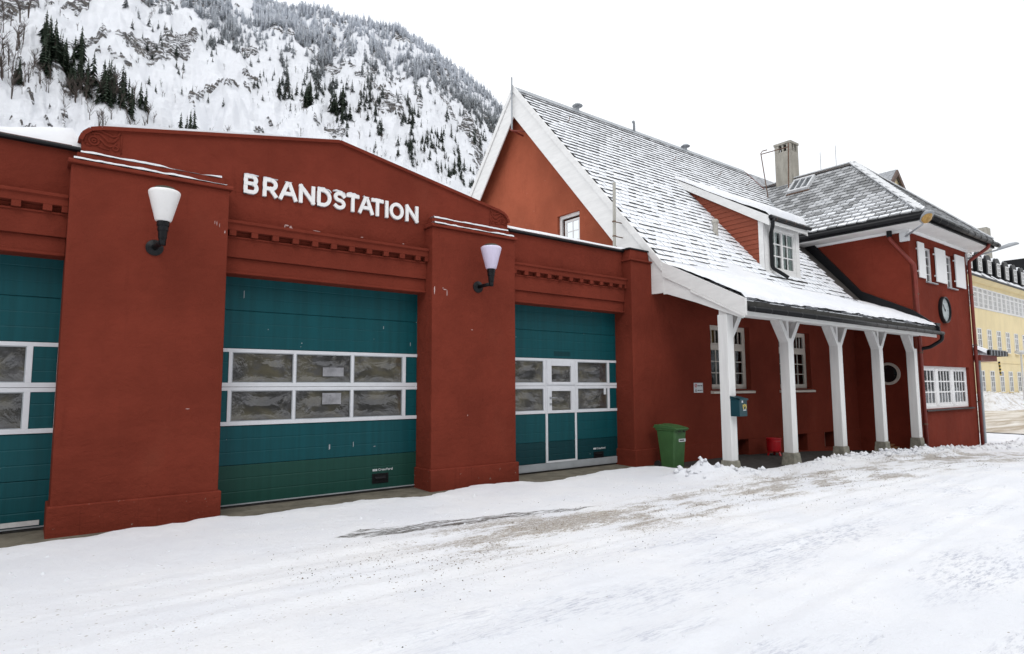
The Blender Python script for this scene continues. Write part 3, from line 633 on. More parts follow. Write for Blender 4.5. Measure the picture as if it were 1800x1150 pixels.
# peeled paint and lime runs
def splat(pts, y, name='paint_stain', parent=ST, mat=None):
    m = MB()
    for (x, z, wd, ht, sd_) in pts:
        r = random.Random(sd_); k = 9; m.face([(x + wd * math.cos(t) * r.uniform(.5, 1), y, z + ht * math.sin(t) * r.uniform(.5, 1)) for t in np.linspace(0, 2 * math.pi, k, False)][::-1])
    return obj(name, m, mat or m_stain, parent)
m_stain = paint('lime_stain', (.50, .36, .34), .9, .15, (.24, .07, .05), .9, (3, 3, 1), 14, .1)
splat([(3.37, 4.235, .06, .018, 1), (3.44, 4.20, .035, .05, 2), (3.34, 4.21, .012, .045, 3), (3.9, 4.215, .09, .008, 4), (4.75, 4.225, .03, .01, 5), (5.6, 4.22, .02, .012, 15)], .2955)
splat([(6.36, 3.36, .05, .012, 6), (6.41, 3.30, .012, .09, 7), (6.13, 3.33, .018, .12, 8), (6.32, 3.385, .02, .012, 9), (7.0, 2.6, .04, .006, 16), (6.9, .9, .01, .02, 17)], -.0035)
splat([(2.2, 4.02, .006, .05, 10), (2.17, 4.03, .005, .04, 11), (2.24, 4.0, .005, .04, 18), (2.32, 3.9, .012, .03, 19), (1.9, 1.15, .035, .006, 20), (1.5, -.3, .012, .01, 21)], -.0035)
m_seam = m_black

# sectional doors
SEC = [-.435, .20, .84, 1.475, 2.11, 2.745, 3.38]
def ribbed(x0, x1, z0, z1, y=.58, sd=0):   # one insulated steel section with shallow ribs
    m = MB(); pr = [(y + .04, z0 + .003)]; n = 3; h = z1 - z0
    pr += [(y + .006, z0 + .003), (y, z0 + .010)]
    for k in (1, 2):
        zc = z0 + h * k / n; pr += [(y, zc - .012), (y + .003, zc - .006), (y + .003, zc + .004), (y, zc + .010)]
    pr += [(y, z1 - .010), (y + .006, z1 - .003), (y + .04, z1 - .003)]
    m.prism(pr, 'x', x0, x1); return m
PIL = {}
def pillow(wd, ht, key):
    if key in PIL: return PIL[key]
    n = 14; m = MB(); P = [[None] * (n + 1) for _ in range(n + 1)]; r = random.Random(key.__hash__() & 255); ph = [r.uniform(0, 6) for _ in range(4)]
    for i in range(n + 1):
        for j in range(n + 1):
            u, v = i / n, j / n; e = min(u, 1 - u) * min(v, 1 - v)
            bulge = .020 * (1 - (2 * u - 1) ** 4) * (1 - (2 * v - 1) ** 4) - .016 * math.exp(-((u - .5) / .3) ** 2 - ((v - .5) / .3) ** 2) + .003 * math.sin(9 * u + ph[0]) * math.sin(7 * v + ph[1])
            P[i][j] = ((u - .5) * wd, -bulge, (v - .5) * ht)
    for i in range(n):
        for j in range(n): m.face([P[i][j], P[i + 1][j], P[i + 1][j + 1], P[i][j + 1]])
    PIL[key] = m.mesh('pane', m_acryl, True); return PIL[key]
def merged_smooth(me):
    import bmesh
    b = bmesh.new(); b.from_mesh(me); bmesh.ops.remove_doubles(b, verts=b.verts, dist=1e-5); b.to_mesh(me); b.free()
def garage_door(x0, x1, cols, wicket=None, lowmat=None):
    """cols: list of ('g' glass | 't' teal end panel, xa, xb)"""
    root = obj('garage_door', MB().box(x0, x1, .63, .70, -.45, 3.4), m_black, ST)
    lo = -.435
    for k in range(6):
        z0, z1 = SEC[k], SEC[k + 1]
        if k in (2, 3): continue
        if k < 2 and wicket:
            for a, b in ((x0, wicket[0]), (wicket[1], x1)): obj('panel', ribbed(a, b, max(z0, -.27), z1), (m_dteal if k == 0 else m_teal), root)
        else: obj('panel', ribbed(x0, x1, z0, z1), (lowmat if k == 0 else m_teal), root)
    for k in (2, 3):
        z0, z1 = SEC[k] + .003, SEC[k + 1] - .003; fr = MB(); edges = [x0 + .0]
        fr.box(x0, x1, .565, .60, z0, z0 + .066); fr.box(x0, x1, .565, .60, z1 - .058, z1)
        for i, (kind, a, b) in enumerate(cols):
            za, zb = z0 + .066, z1 - .058
            if kind == 't': obj('end_panel', ribbed(a, b, za - .01, zb + .01, .572), m_teal, root)
            elif kind == 'g':
                key = (round(b - a, 2), round(zb - za, 2)); me = pillow(b - a + .01, zb - za + .01, key)
                o = put('pane', me, root, ((a + b) / 2, .592, (za + zb) / 2))
                gk = MB(); gk.box(a, a + .014, .570, .60, za, zb); gk.box(b - .014, b, .570, .60, za, zb); gk.box(a + .014, b - .014, .570, .60, za, za + .014); gk.box(a + .014, b - .014, .570, .60, zb - .014, zb)
                obj('gasket', gk, m_zinc, root)
            nxt = cols[i + 1][1] if i + 1 < len(cols) else None
            if nxt: fr.box(b, nxt, .5635, .60, z0 + .0655, z1 - .0575)
        obj('window_frame', fr, m_alu, root, bevel=.004)
    obj('bottom_seal', MB().box(x0, x1, .575, .64, -.455, -.437), m_rubber, root)
    obj('bottom_rail', MB().box(x0, x1, .566, .63, -.437, -.418), m_zinc, root)
    return root
d2 = garage_door(2.37, 6.08, [('t', 2.40, 2.585), ('g', 2.64, 3.645), ('g', 3.69, 4.705), ('g', 4.755, 5.76), ('t', 5.83, 6.07)], lowmat=m_green)
d1 = garage_door(-3.43, .31, [('t', -3.40, -3.215), ('g', -3.16, -2.155), ('g', -2.11, -1.095), ('g', -1.045, -.04), ('t', .03, .30)], lowmat=m_teal)
d3 = garage_door(8.11, 11.79, [('t', 8.12, 8.33), ('g', 8.40, 9.36), ('x', 9.46, 10.34), ('g', 10.44, 11.46), ('t', 11.53, 11.775)], wicket=(9.44, 10.36), lowmat=m_dteal)
# wicket door in the third door
for z0, z1, xa, xb in ((1.66, 1.82, 4.17, 4.56), (1.16, 1.36, 4.17, 4.52)): obj('reflection_sheet', MB().box(xa, xb, .5655, .5670, z0, z1), m_pane_reflection, d2)  # pale sheets added on the panes to imitate a bright window reflection
obj('threshold', MB().box(8.11, 11.79, .562, .63, -.42, -.275), m_zinc, d3, bevel=.004)
wd = MB()
for a, b in ((9.415, 9.44), (10.36, 10.385)): wd.box(a, b, .556, .6, -.275, 2.08)
wd.box(9.44, 9.475, .556, .6, -.275, .84); wd.box(10.325, 10.36, .556, .6, -.275, .84); wd.box(9.475, 10.325, .556, .6, -.275, -.235)
obj('door_frame', wd, m_alu, d3, bevel=.003)
obj('door_panel', ribbed(9.475, 10.325, .20, .84, .566), m_teal, d3); obj('door_panel', ribbed(9.475, 10.325, -.235, .20, .566), m_dteal, d3)
for z0, z1 in ((.845, 1.445), (1.505, 2.07)):
    f = MB(); f.box(9.46, 9.60, .552, .6, z0, z1); f.box(10.21, 10.34, .552, .6, z0, z1)
    zt = z1 - (.09 if z0 < 1 else .13); zb = z0 + (.06 if z0 < 1 else .06)
    f.box(9.60, 10.21, .552, .6, zt, z1); f.box(9.60, 10.21, .552, .6, z0, zb); obj('leaf_frame', f, m_alu, d3, bevel=.004)
    put('pane', pillow(.62, zt - zb + .01, ('w', round(zt - zb, 2))), d3, (9.905, .592, (zt + zb) / 2))
h = MB(); h.lathe([(.028, 0), (.028, -.012)], (9.555, .552, 1.20), 'y', 12); h.tube([(9.555, .545, 1.20), (9.555, .50, 1.20), (9.58, .49, 1.20), (9.70, .49, 1.195)], .011, 8); obj('handle', h, m_zinc, d3, smooth=True)
h = MB(); h.lathe([(.03, 0), (.03, -.014), (.012, -.02)], (9.555, .552, 1.06), 'y', 12); obj('lock', h, m_zinc, d3)
obj('sticker', MB().box(11.32, 11.40, .563, .568, 1.26, 1.42), m_sheet, d3)
obj('ghost_patch', MB().box(9.70, 10.22, .5795, .5835, 2.17, 2.28), m_dteal, d3)
for i in range(3): merged_smooth(list(PIL.values())[i]) if i < len(PIL) else None
for me in list(PIL.values())[3:]: merged_smooth(me)
def vent_box(x0, x1, z0, z1, parent, y=.58):
    m = MB(); m.box(x0, x1, y - .012, y, z0, z0 + .025); m.box(x0, x1, y - .012, y, z1 - .025, z1); m.box(x0, x0 + .03, y - .012, y, z0 + .025, z1 - .025); m.box(x1 - .03, x1, y - .012, y, z0 + .025, z1 - .025); m.box(x0 + .03, x1 - .03, y - .004, y + .001, z0 + .025, z1 - .025)
    m.prism([(y - .004, z0 + .09), (y - .03, z0 + .075), (y - .03, z0 + .09), (y - .004, z0 + .12)], 'x', x0 + .06, x1 - .06)
    obj('grip_recess', m, m_black, parent, bevel=.002)
vent_box(5.16, 5.49, -.325, -.145, d2); vent_box(10.94, 11.27, -.27, -.12, d3, .572)
# strokes for lettering ------------------------------------------------
GL = {  # unit-height glyph strokes (x, z)
 'B': (.72, [[(0, 0), (0, 1)], [(0, 1), (.4, 1), 'a', (.4, .78, .22, 90, -90), (0, .56)], [(0, 0), (.44, 0), 'a', (.44, .28, .28, -90, 90), (0, .56)]]),
}
def arc(cx, cz, rx, rz, a0, a1, n=10): return [(cx + rx * math.cos(math.radians(a0 + (a1 - a0) * i / n)), cz + rz * math.sin(math.radians(a0 + (a1 - a0) * i / n))) for i in range(n + 1)]
def glyph(ch):
    if ch == 'B': return .62, [[(0, 0), (0, 1)], [(0, 1), (.36, 1)] + arc(.36, .77, .22, .23, 90, -90) + [(0, .54)], [(0, .54), (.38, .54)] + arc(.38, .27, .24, .27, 90, -90) + [(0, 0)]]
    if ch == 'R': return .60, [[(0, 0), (0, 1)], [(0, 1), (.32, 1)] + arc(.32, .71, .27, .29, 90, -90) + [(0, .42)], [(.30, .42), (.58, 0)]]
    if ch == 'A': return .84, [[(0, 0), (.36, 1), (.48, 1), (.84, 0)], [(.16, .32), (.68, .32)]]
    if ch == 'N': return .70, [[(0, 0), (0, 1)], [(0, 1), (.70, 0)], [(.70, 0), (.70, 1)]]
    if ch == 'D': return .70, [[(0, 0), (0, 1)], [(0, 1), (.26, 1)] + arc(.26, .5, .44, .5, 90, -90, 14) + [(0, 0)]]
    if ch == 'S': return .62, [arc(.36, .76, .26, .24, 50, 90, 3)[0:] and [(.60, .84)] + arc(.32, .755, .28, .245, 35, 260, 12) + arc(.31, .255, .30, .255, 80, -145, 12)]
    if ch == 'T': return .66, [[(0, 1), (.66, 1)], [(.33, 1), (.33, 0)]]
    if ch == 'I': return .0, [[(0, 0), (0, 1)]]
    if ch == 'O': return .86, [arc(.43, .5, .43, .5, 90, 450, 26)]
    if ch == 'C': return .7, [arc(.4, .5, .4, .5, 50, 310, 14)]
    if ch == 'F': return .55, [[(0, 0), (0, 1), (.55, 1)], [(0, .5), (.45, .5)]]
    if ch == 'r': return .35, [[(0, 0), (0, .62)], [(0, .42), (.14, .6), (.35, .62)]]
    if ch == 'a': return .5, [arc(.24, .3, .24, .3, 0, 360, 12), [(.5, .62), (.5, 0)]]
    if ch == 'w': return .75, [[(0, .62), (.2, 0), (.37, .55), (.55, 0), (.75, .62)]]
    if ch == 'f': return .35, [[(.12, 0), (.12, .8), (.22, 1), (.36, 1)], [(0, .6), (.34, .6)]]
    if ch == 'o': return .5, [arc(.25, .3, .25, .3, 0, 360, 12)]
    if ch == 'd': return .5, [arc(.24, .3, .24, .3, 0, 360, 12), [(.5, 1), (.5, 0)]]
    if ch.isdigit() or ch == 'X' or ch == 'V': return {'X': (.6, [[(0, 0), (.6, 1)], [(0, 1), (.6, 0)]]), 'V': (.6, [[(0, 1), (.3, 0), (.6, 1)]])}.get(ch, (.4, [[(0, 0), (0, 1)]]))
def stroke_mb(ch, x0, x1, z0, z1, y, dep, th):
    wu, strokes = glyph(ch); m = MB(); h = z1 - z0 - th; wx = max(x1 - x0 - th, 0); sx = wx / wu if wu else 0; off = 0
    for st in strokes:
        P = [Vector((x0 + th / 2 + u * sx if wu else (x0 + x1) / 2, 0, z0 + th / 2 + v * h)) for u, v in st]; n = len(P); L = []
        closed = (P[0] - P[-1]).length < 1e-4
        for i in range(n):
            a = P[i - 1] if i else (P[-2] if closed else P[0]); b = P[i + 1] if i < n - 1 else (P[1] if closed else P[-1])
            d1 = (P[i] - a); d2 = (b - P[i]); d1 = d1.normalized() if d1.length > 1e-6 else d2.normalized(); d2 = d2.normalized() if d2.length > 1e-6 else d1
            t_ = (d1 + d2).normalized(); nn = Vector((-t_.z, 0, t_.x)); k = 1 / max(.5, nn.dot(Vector((-d1.z, 0, d1.x))))
            ext = Vector((0, 0, 0))
            if not closed and i == 0: ext = -d2 * th / 2
            if not closed and i == n - 1: ext = d1 * th / 2
            L.append((P[i] + ext + nn * th / 2 * k, P[i] + ext - nn * th / 2 * k))
        ya, yb = y - off, y + dep; off += .0015
        vs = []; fs = []
        for a, b in L: vs += [(a.x, ya, a.z), (b.x, ya, b.z), (a.x, yb, a.z), (b.x, yb, b.z)]
        for i in range(n - 1):
            q = 4 * i; fs += [(q, q + 4, q + 5, q + 1), (q, q + 2, q + 6, q + 4), (q + 1, q + 5, q + 7, q + 3), (q + 2, q + 3, q + 7, q + 6)]
        fs += [(0, 1, 3, 2), (4 * n - 4, 4 * n - 2, 4 * n - 1, 4 * n - 3)]; m.raw(vs, fs)
    return m
SG = thing('lettering', 'white raised letters reading BRANDSTATION under the red gable with snow on top', 'sign', (4.28, .26, 4.83))
LX = [('B', 2.64, 2.875), ('R', 2.945, 3.19), ('A', 3.215, 3.525), ('N', 3.555, 3.835), ('D', 3.875, 4.135), ('S', 4.17, 4.405), ('T', 4.42, 4.665), ('A', 4.655, 4.955), ('T', 4.91, 5.155), ('I', 5.195, 5.255), ('O', 5.285, 5.58), ('N', 5.625, 5.90)]
for i, (ch, a, b) in enumerate(LX):
    zz = 4.668 + (.002 if i % 2 else 0)
    obj('letter', stroke_mb(ch, a, b, zz, zz + .325, .255 - (.0006 * i), .035, .062), m_letter, SG)
    obj('letter_back', stroke_mb(ch, a + .004, b + .004, zz - .006, zz + .319, .285, .018, .060), m_zinc, SG)
    hh = [.014, .016, .004, .010, .034, .036, .032, .02, .014, .0, .014, .006][i]
    if hh > 0:
        m = MB(); N_ = 14
        xs_ = (a + .0, b - .0) if ch not in 'A' else ((a + b) / 2 - .06, (a + b) / 2 + .06)
        zt = zz + .322
        for k in range(N_):
            P = []
            for q in (k, k + 1):
                u = q / N_; x = xs_[0] + (xs_[1] - xs_[0]) * u; z0_ = zt
                if ch in 'O': z0_ = zt - .02 - .16 * (2 * u - 1) ** 4
                if ch in 'SD' and u > .75: z0_ = zt - .05 * (u - .75) * 4
                if ch == 'N' and .2 < u < .8: z0_ = zt - .02 - .3 * (u - .2)
                e = hh * math.sin(math.pi * min(1, max(0.02, u))) ** .35 * (.45 + 1.1 * vnoise(np.array([x * 26]), np.array([i * 3.]), 3)[0]) * (1 if vnoise(np.array([x * 14]), np.array([i * 1.]), 9)[0] > .22 else .25)
                P.append([(x, .252, z0_ - .004), (x, .25, z0_ + e * .8), (x, .27, z0_ + e), (x, .292, z0_ + e * .9), (x, .294, z0_ - .004)])
            for j in range(4): m.face([P[0][j], P[1][j], P[1][j + 1], P[0][j + 1]])
        obj('snow_cap', m, m_snow, SG, smooth=True)
def small_text(txt, x, z, h, y, mat, parent, th=.18):
    for ch in txt:
        if ch == ' ': x += h * .4; continue
        wu, _ = glyph(ch); wdt = max(wu, .1) * h * 1.05 + h * th; obj('character', stroke_mb(ch, x, x + wdt, z, z + h, y, .002, h * th), mat, parent); x += wdt + h * .12
    return x
for (x, z, par, y) in ((5.17, -.10, d2, .578), (10.93, -.065, d3, .570)):
    m = MB(); 
    for k in range(3): m.box(x + k * .033, x + k * .033 + .026, y - .002, y + .001, z, z + .038)
    obj('emblem', m, m_sheet, par)
    small_text('Crawford', x + .115, z, .045, y - .001, m_sheet, par)
# paint damage on the doors
m = MB()
for (x, z, a, b) in ((2.79, 3.02, .006, .07), (5.35, 2.6, .006, .03), (4.78, .42, .006, .05), (4.33, .40, .012, .05), (5.93, 2.3, .006, .04), (5.2, .36, .02, .006), (3.2, 2.45, .004, .01)): m.face([(x - a, .5785, z - b), (x + a, .5785, z - b * .7), (x + a * .8, .5785, z + b), (x - a, .5785, z + b * .8)])
obj('scratch', m, m_stain if False else m_zinc, d2)
m = MB(); m.box(-.42, .22, .555, .563, -.40, -.335); splat_r = random.Random(4)
obj('worn_strip', m, paint('worn_white_strip', (.6, .6, .6), .7, .1, (.01, .06, .07), 1., (1, 1, 1), 7), d1)

# ------------------------------------------------------------ wall lamps
def wall_lamp(x, z, label, mat):
    zp = z - .31
    L = thing('wall_lamp', label, 'lamp', (x - .06, -.01, zp))
    m = MB(); m.lathe([(.0, 0), (.118, 0), (.118, -.02), (.09, -.035), (.05, -.05), (0, -.05)], (x - .07, 0, zp), 'y', 20); obj('wall_plate', m, m_black, L, smooth=False)
    m = MB(); m.tube([(x - .07, -.02, zp), (x - .03, -.41, zp + .02)], .037, 10); m.tube([(x - .03, -.41, zp - .03), (x - .03, -.41, z - .20)], .048, 12); obj('arm', m, m_black, L, smooth=True)
    m = MB(); m.lathe([(.055, -.25), (.062, -.14), (.072, -.13), (.072, -.07), (.082, -.06), (.082, .02), (0, .02)], (x - .03, -.41, z), 'z', 18); obj('socket', m, m_black, L)
    for b in (0, 2.1, 4.2): pass
    m = MB(); m.lathe([(0, .0), (.095, .005), (.108, .02), (.205, .40), (.208, .43), (.19, .452), (.12, .458), (0, .458)], (x - .03, -.41, z), 'z', 28); obj('shade', m, mat, L, smooth=True)
    m = MB(); m.lathe([(.125, .455), (.135, .47), (.13, .495), (.10, .505), (0, .507)], (x - .03, -.41, z), 'z', 22); obj('top_cap', m, m_lampcap, L, smooth=True)
    return L
m_lampcap = paint('mossy_lamp_cap', (.05, .055, .035), .7, .3, (.02, .02, .02), .5)
wall_lamp(1.435, 3.83, 'white cone wall lamp on the left broad red pier', m_lampwhite)
wall_lamp(7.215, 3.79, 'pale lilac cone wall lamp on the right broad red pier', m_lamplilac)

# ------------------------------------------------------------ the gabled house with its porch
HS = thing('gabled_house', 'dark red house with steep snowy slate roof, white bargeboards and a porch on white posts', 'building', (18, 4, -.6))
FR = lambda y: 4.93 + 1.164 * y                       # front roof plane
EAVE_Y, EAVE_Z, KY = -2.62, 3.33, -.36
def RZ(y):                                            # roof surface incl. the flared eave and the rear slope
    if y > 5.75: return FR(5.75) - (y - 5.75) * 1.20
    if y < KY: return FR(KY) + (y - KY) * (FR(KY) - EAVE_Z) / (KY - EAVE_Y)
    return FR(y)
TW = lambda x: min(7.16 + .945 * (x - 22.95), 10.63)   # left slope of the tower roof
def wall_grid(m, x0, x1, z0, z1, holes, P, depth, back=True):
    """rectangle with rectangular holes; P(x, z, d) gives a point d metres behind the face"""
    xs_ = sorted({x0, x1, *[h[0] for h in holes], *[h[1] for h in holes]}); zs_ = sorted({z0, z1, *[h[2] for h in holes], *[h[3] for h in holes]})
    xs_ = [x for x in xs_ if x0 <= x <= x1]; zs_ = [z for z in zs_ if z0 <= z <= z1]
    for a, b in zip(xs_[:-1], xs_[1:]):
        for c, d in zip(zs_[:-1], zs_[1:]):
            if any(h[0] <= a and b <= h[1] and h[2] <= c and d <= h[3] for h in holes): continue
            m.face([P(a, c, 0), P(b, c, 0), P(b, d, 0), P(a, d, 0)])
    for a, b, c, d in holes:
        for q in ([(a, c), (a, d)], [(b, d), (b, c)], [(a, d), (b, d)], [(b, c), (a, c)]):
            m.face([P(*q[0], 0), P(*q[0], depth), P(*q[1], depth), P(*q[1], 0)])
        if back: m.cur = 1; m.face([P(a, c, depth), P(b, c, depth), P(b, d, depth), P(a, d, depth)]); m.cur = 0
H1 = [(15.0, 16.95, 1.36, 3.18), (18.57, 20.52, 1.36, 3.18)]
HB = [(15.88, 16.62, -.62, -.07), (19.25, 19.98, -.62, -.08), (21.12, 21.84, -.62, -.10)]
m = MB(); wall_grid(m, 12.55, 23.79, -.09, 4.75, H1, lambda x, z, d: (x, d, z), .55)
obj('front_wall', m, [m_red, m_room], HS)
m = MB(); wall_grid(m, 12.57, 23.79, -1.4, -.09, HB, lambda x, z, d: (x, d - .045, z), .5); m.face([(12.57, -.045, -.09), (23.79, -.045, -.09), (23.79, 0, -.083), (12.57, 0, -.083)])
obj('plinth', m, [m_red, m_room], HS)
GX0 = 12.95; f_ = lambda y: (FR(y) if y < 5.75 else FR(5.75) - (y - 5.75) * 1.20) - .1
ya, yb, za, zb = 3.02, 4.02, 5.55, 6.80
m = MB()
for pl in ([(0, 3.5), (0, f_(0)), (ya, f_(ya)), (ya, 3.5)], [(ya, 3.5), (ya, za), (yb, za), (yb, 3.5)], [(ya, zb), (ya, f_(ya)), (yb, f_(yb)), (yb, zb)],
           [(yb, 3.5), (yb, f_(yb)), (5.75, f_(5.75)), (11.0, f_(11.0)), (11.0, 3.5)]):
    m.face([(GX0, y, z) for y, z in pl])
for q in ([(ya, za), (ya, zb)], [(yb, zb), (yb, za)], [(ya, zb), (yb, zb)], [(yb, za), (ya, za)]): m.face([(GX0, *q[0]), (GX0 + .5, *q[0]), (GX0 + .5, *q[1]), (GX0, *q[1])])
m.cur = 1; m.face([(GX0 + .5, ya, za), (GX0 + .5, yb, za), (GX0 + .5, yb, zb), (GX0 + .5, ya, zb)]); m.cur = 0
obj('gable_wall', m, [m_gable, m_room], HS)
obj('rear_wall', MB().box(12.95, 27, 11.0, 11.2, -1, 5.2), m_red, HS)
# roof boards
YS = [EAVE_Y, -2.0, -1.2, KY, 0, 5.75, 11.6]
m = MB()
for a, b in zip(YS[:-1], YS[1:]):
    m.hexa([(12.58, a, RZ(a) - .16), (26.4, a, RZ(a) - .16), (26.4, b, RZ(b) - .16), (12.58, b, RZ(b) - .16), (12.58, a, RZ(a) - .02), (26.4 if a > -2 else 23.95, a, RZ(a) - .02), (26.4 if a > -2 else 23.95, b, RZ(b) - .02), (12.58, b, RZ(b) - .02)] if a >= KY else
           [(12.58, a, RZ(a) - .16), (23.95, a, RZ(a) - .16), (23.95, b, RZ(b) - .16), (12.58, b, RZ(b) - .16), (12.58, a, RZ(a) - .02), (23.95, a, RZ(a) - .02), (23.95, b, RZ(b) - .02), (12.58, b, RZ(b) - .02)])
roof = obj('roof', m, paint('roof_boards', (.07, .065, .06), .8), HS)
# slates -------------------------------------------------------
def tile_mesh(wd, ln, th, seed, mat, rag=.1, gap=.007):
    r = random.Random(seed); m = MB(); ru = r.random(); c = [r.uniform(-.5, .5) * rag * ln * .35 for _ in range(3)]
    x0, x1 = -wd / 2 + gap, wd / 2 - gap; top = [(x0, c[0], th), (0, c[1] - .004, th), (x1, c[2], th), (x1, ln, .004), (x0, ln, .004)]
    m.face(top, [(ru, 0), (ru, 0), (ru, 0), (ru, 1), (ru, 1)])
    for a, b in ((0, 1), (1, 2)): m.face([(top[a][0], top[a][1], -.004), (top[b][0], top[b][1], -.004), top[b], top[a]], [(ru, -.07)] * 4)
    m.face([top[0], top[4], (x0, ln, -.004), (x0, c[0], -.004)], [(ru, -.4)] * 4); m.face([top[2], (x1, c[2], -.004), (x1, ln, -.004), top[3]], [(ru, -.4)] * 4)
    return m
def lay_tiles(name, cells, wd, ln, th, mat, parent, keep, n_solo=300, rag=.1, gap=.007):
    """cells: list of (origin, along, up) per tile; the nearest become objects, the rest one joined part"""
    var = [tile_mesh(wd, ln, th, s, mat, rag, gap) for s in range(7)]; mes = [v.mesh(name, mat) for v in var]
    cells = [c for c in cells if keep(c[0])]; cells.sort(key=lambda c: (c[0] - CAM).length)
    rest = MB()
    for i, (o_, a_, u_) in enumerate(cells):
        n_ = a_.cross(u_); k = random.randrange(7); j = random.uniform(-.008, .008)
        tl = n_ * random.uniform(0, .006)
        if i < n_solo:
            mt = Matrix((a_, u_, n_)).transposed().to_4x4(); mt.translation = o_ + u_ * j + tl
            q = bpy.data.objects.new(name, mes[k]); COL.objects.link(q); q.parent = parent; q.matrix_basis = mt
        else:
            v = var[k]; base = o_ + u_ * j + tl
            nb = len(rest.v); rest.v += [tuple(base + a_ * p[0] + u_ * p[1] + n_ * p[2]) for p in v.v]
            rest.f += [tuple(x + nb for x in f) for f in v.f]; rest.m += v.m; rest.uv += v.uv
    if rest.f: obj(name, rest, mat, parent, kind='stuff')
AX = Vector((1, 0, 0)); TWD, TEX = .32, .228
cells = []
def rows(y0, z0, y1, z1, x0, x1, wd, ex, ph=0):
    u_ = Vector((0, y1 - y0, z1 - z0)); L = u_.length; u_.normalize(); n = int(L / ex)
    for k in range(n):
        p = Vector((0, y0, z0)) + u_ * k * ex; nx = int((x1 - x0) / wd)
        for i in range(nx + 1):
            cells.append((Vector((x0 + (i + .5 * ((k + ph) % 2)) * wd + wd * .25, p.y, p.z)), AX, u_))
rows(EAVE_Y, EAVE_Z, KY, FR(KY), 12.67, 23.7, TWD, TEX); rows(KY, FR(KY), 5.74, FR(5.74), 12.67, 26.2, TWD, TEX, 1)
DX0, DX1, DY = 18.18, 20.28, .10                      # dormer
def dorm_top(y): return 6.80 + (y - DY) * .60
def keep_h(p):
    if p.x > 22.9 and p.y > -1.9 and p.z < TW(p.x) - .1: return False
    if p.x > 23.8 and p.y > -2.0 and p.z < 6.8: return False
    if DX0 + .05 < p.x < DX1 - .05 and p.y > DY and p.z < dorm_top(p.y): return False
    return True
lay_tiles('slate', cells, TWD, TEX * 1.10, .034, m_slate_h, roof, keep_h)
# ridge cap
m = MB(); m.prism([(5.55, 11.44), (5.75, 11.68), (5.95, 11.43), (5.75, 11.60)], 'x', 12.6, 26.4); obj('ridge_cap', m, m_zinc, roof)
m = MB(); m.prism([(3.75, 9.38), (5.70, 11.62), (5.78, 11.58), (11, 5.2), (3.75, 5.2)], 'x', 26.36, 26.40); obj('end_wall', m, m_red, HS)
# thick snow sliding down the flared eave
XX, YY = np.meshgrid(np.linspace(12.53, 23.9, 260), np.linspace(EAVE_Y - .04, .2, 60))
base = np.vectorize(RZ)(YY); cov = sstep(.35, -1.9, YY + (fbm(XX * .55, YY * .8, 3, 14) - .5) * 1.7 + .55 * sstep(14, 20, XX) - .55)
lum = .5 + .55 * fbm(XX * 1.1, YY * 1.6, 3, 17) + .5 * np.abs(fbm(XX * 3, YY * 3, 3, 19) - .5) * sstep(-.2, -1.2, YY)
ZZ = base - .06 + cov * (.10 + .155 * lum) - .05 * sstep(EAVE_Y + .06, EAVE_Y - .04, YY) * 1.2
put('roof_snow', grid_mesh('roof_snow', XX, YY, ZZ, m_snow), roof)
# bargeboards: front rake, rear rake, flared end
def rake(name, pts, top, bot, x0, x1, mat):
    m = MB()
    for (a, b) in zip(pts[:-1], pts[1:]):
        m.hexa([(x0, a, RZ(a) + bot(a)), (x1, a, RZ(a) + bot(a)), (x1, b, RZ(b) + bot(b)), (x0, b, RZ(b) + bot(b)), (x0, a, RZ(a) + top), (x1, a, RZ(a) + top), (x1, b, RZ(b) + top), (x0, b, RZ(b) + top)])
    return obj(name, m, mat, HS, bevel=.006)
obj('bargeboard', MB().prism([(KY, FR(KY) + .03), (5.748, FR(5.748) + .03), (5.748, FR(5.748) - 1.02), (-.094, 3.80), (KY, 3.80)], 'x', 12.555, 12.60), m_white, HS, bevel=.006)
rake('bargeboard', [5.752, 11.6], .03, lambda y: -1.02, 12.555, 12.60, m_white)
rake('verge_board', [KY, 5.74], .105, lambda y: -.16, 12.515, 12.55, m_white)
rake('verge_board', [5.76, 11.6], .075, lambda y: -.16, 12.515, 12.55, m_white)
m = MB()
for a, b in ((5.76, 11.6),): m.hexa([(12.6, a, RZ(a) - .20), (12.95, a, RZ(a) - .20), (12.95, b, RZ(b) - .20), (12.6, b, RZ(b) - .20), (12.6, a, RZ(a) - .165), (12.95, a, RZ(a) - .165), (12.95, b, RZ(b) - .165), (12.6, b, RZ(b) - .165)])
obj('rake_soffit', m, m_white, HS)
fl = [EAVE_Y - .03, -2.0, -1.2, KY]
rake('eave_board', fl, .085, lambda y: -.30, 12.53, 12.60, m_white)
obj('eave_board', MB().prism([(-2.55, 2.955), (-2.55, 3.09), (-1.2, 3.84), (KY - .002, 4.27), (KY - .002, 3.76), (-.47, 3.755), (-1.32, 3.45)], 'x', 12.565, 12.602), m_white, HS, bevel=.005)
rake('eave_board', [-2.62, -2.0, -1.2], -.305, lambda y: -.36, 12.52, 12.56, m_white)
obj('end_board', MB().prism([(KY - .03, 4.30), (KY - .03, 3.80), (.05, 3.81), (.05, 4.80), (-.02, 4.80)], 'x', 12.556, 12.602), m_white, HS)
m_ceil = paint('brown_ceiling_boards', (.055, .028, .022), .7)
m = MB()
for k in range(16):
    a = EAVE_Y + .05 + k * (2.55 / 16); b = a + 2.55 / 16 - .006
    m = MB(); m.hexa([(12.61, a, RZ(a) - .185), (23.75, a, RZ(a) - .185), (23.75, b, RZ(b) - .185), (12.61, b, RZ(b) - .185), (12.61, a, RZ(a) - .165), (23.75, a, RZ(a) - .165), (23.75, b, RZ(b) - .165), (12.61, b, RZ(b) - .165)])
    obj('ceiling_board', m, m_ceil, HS)
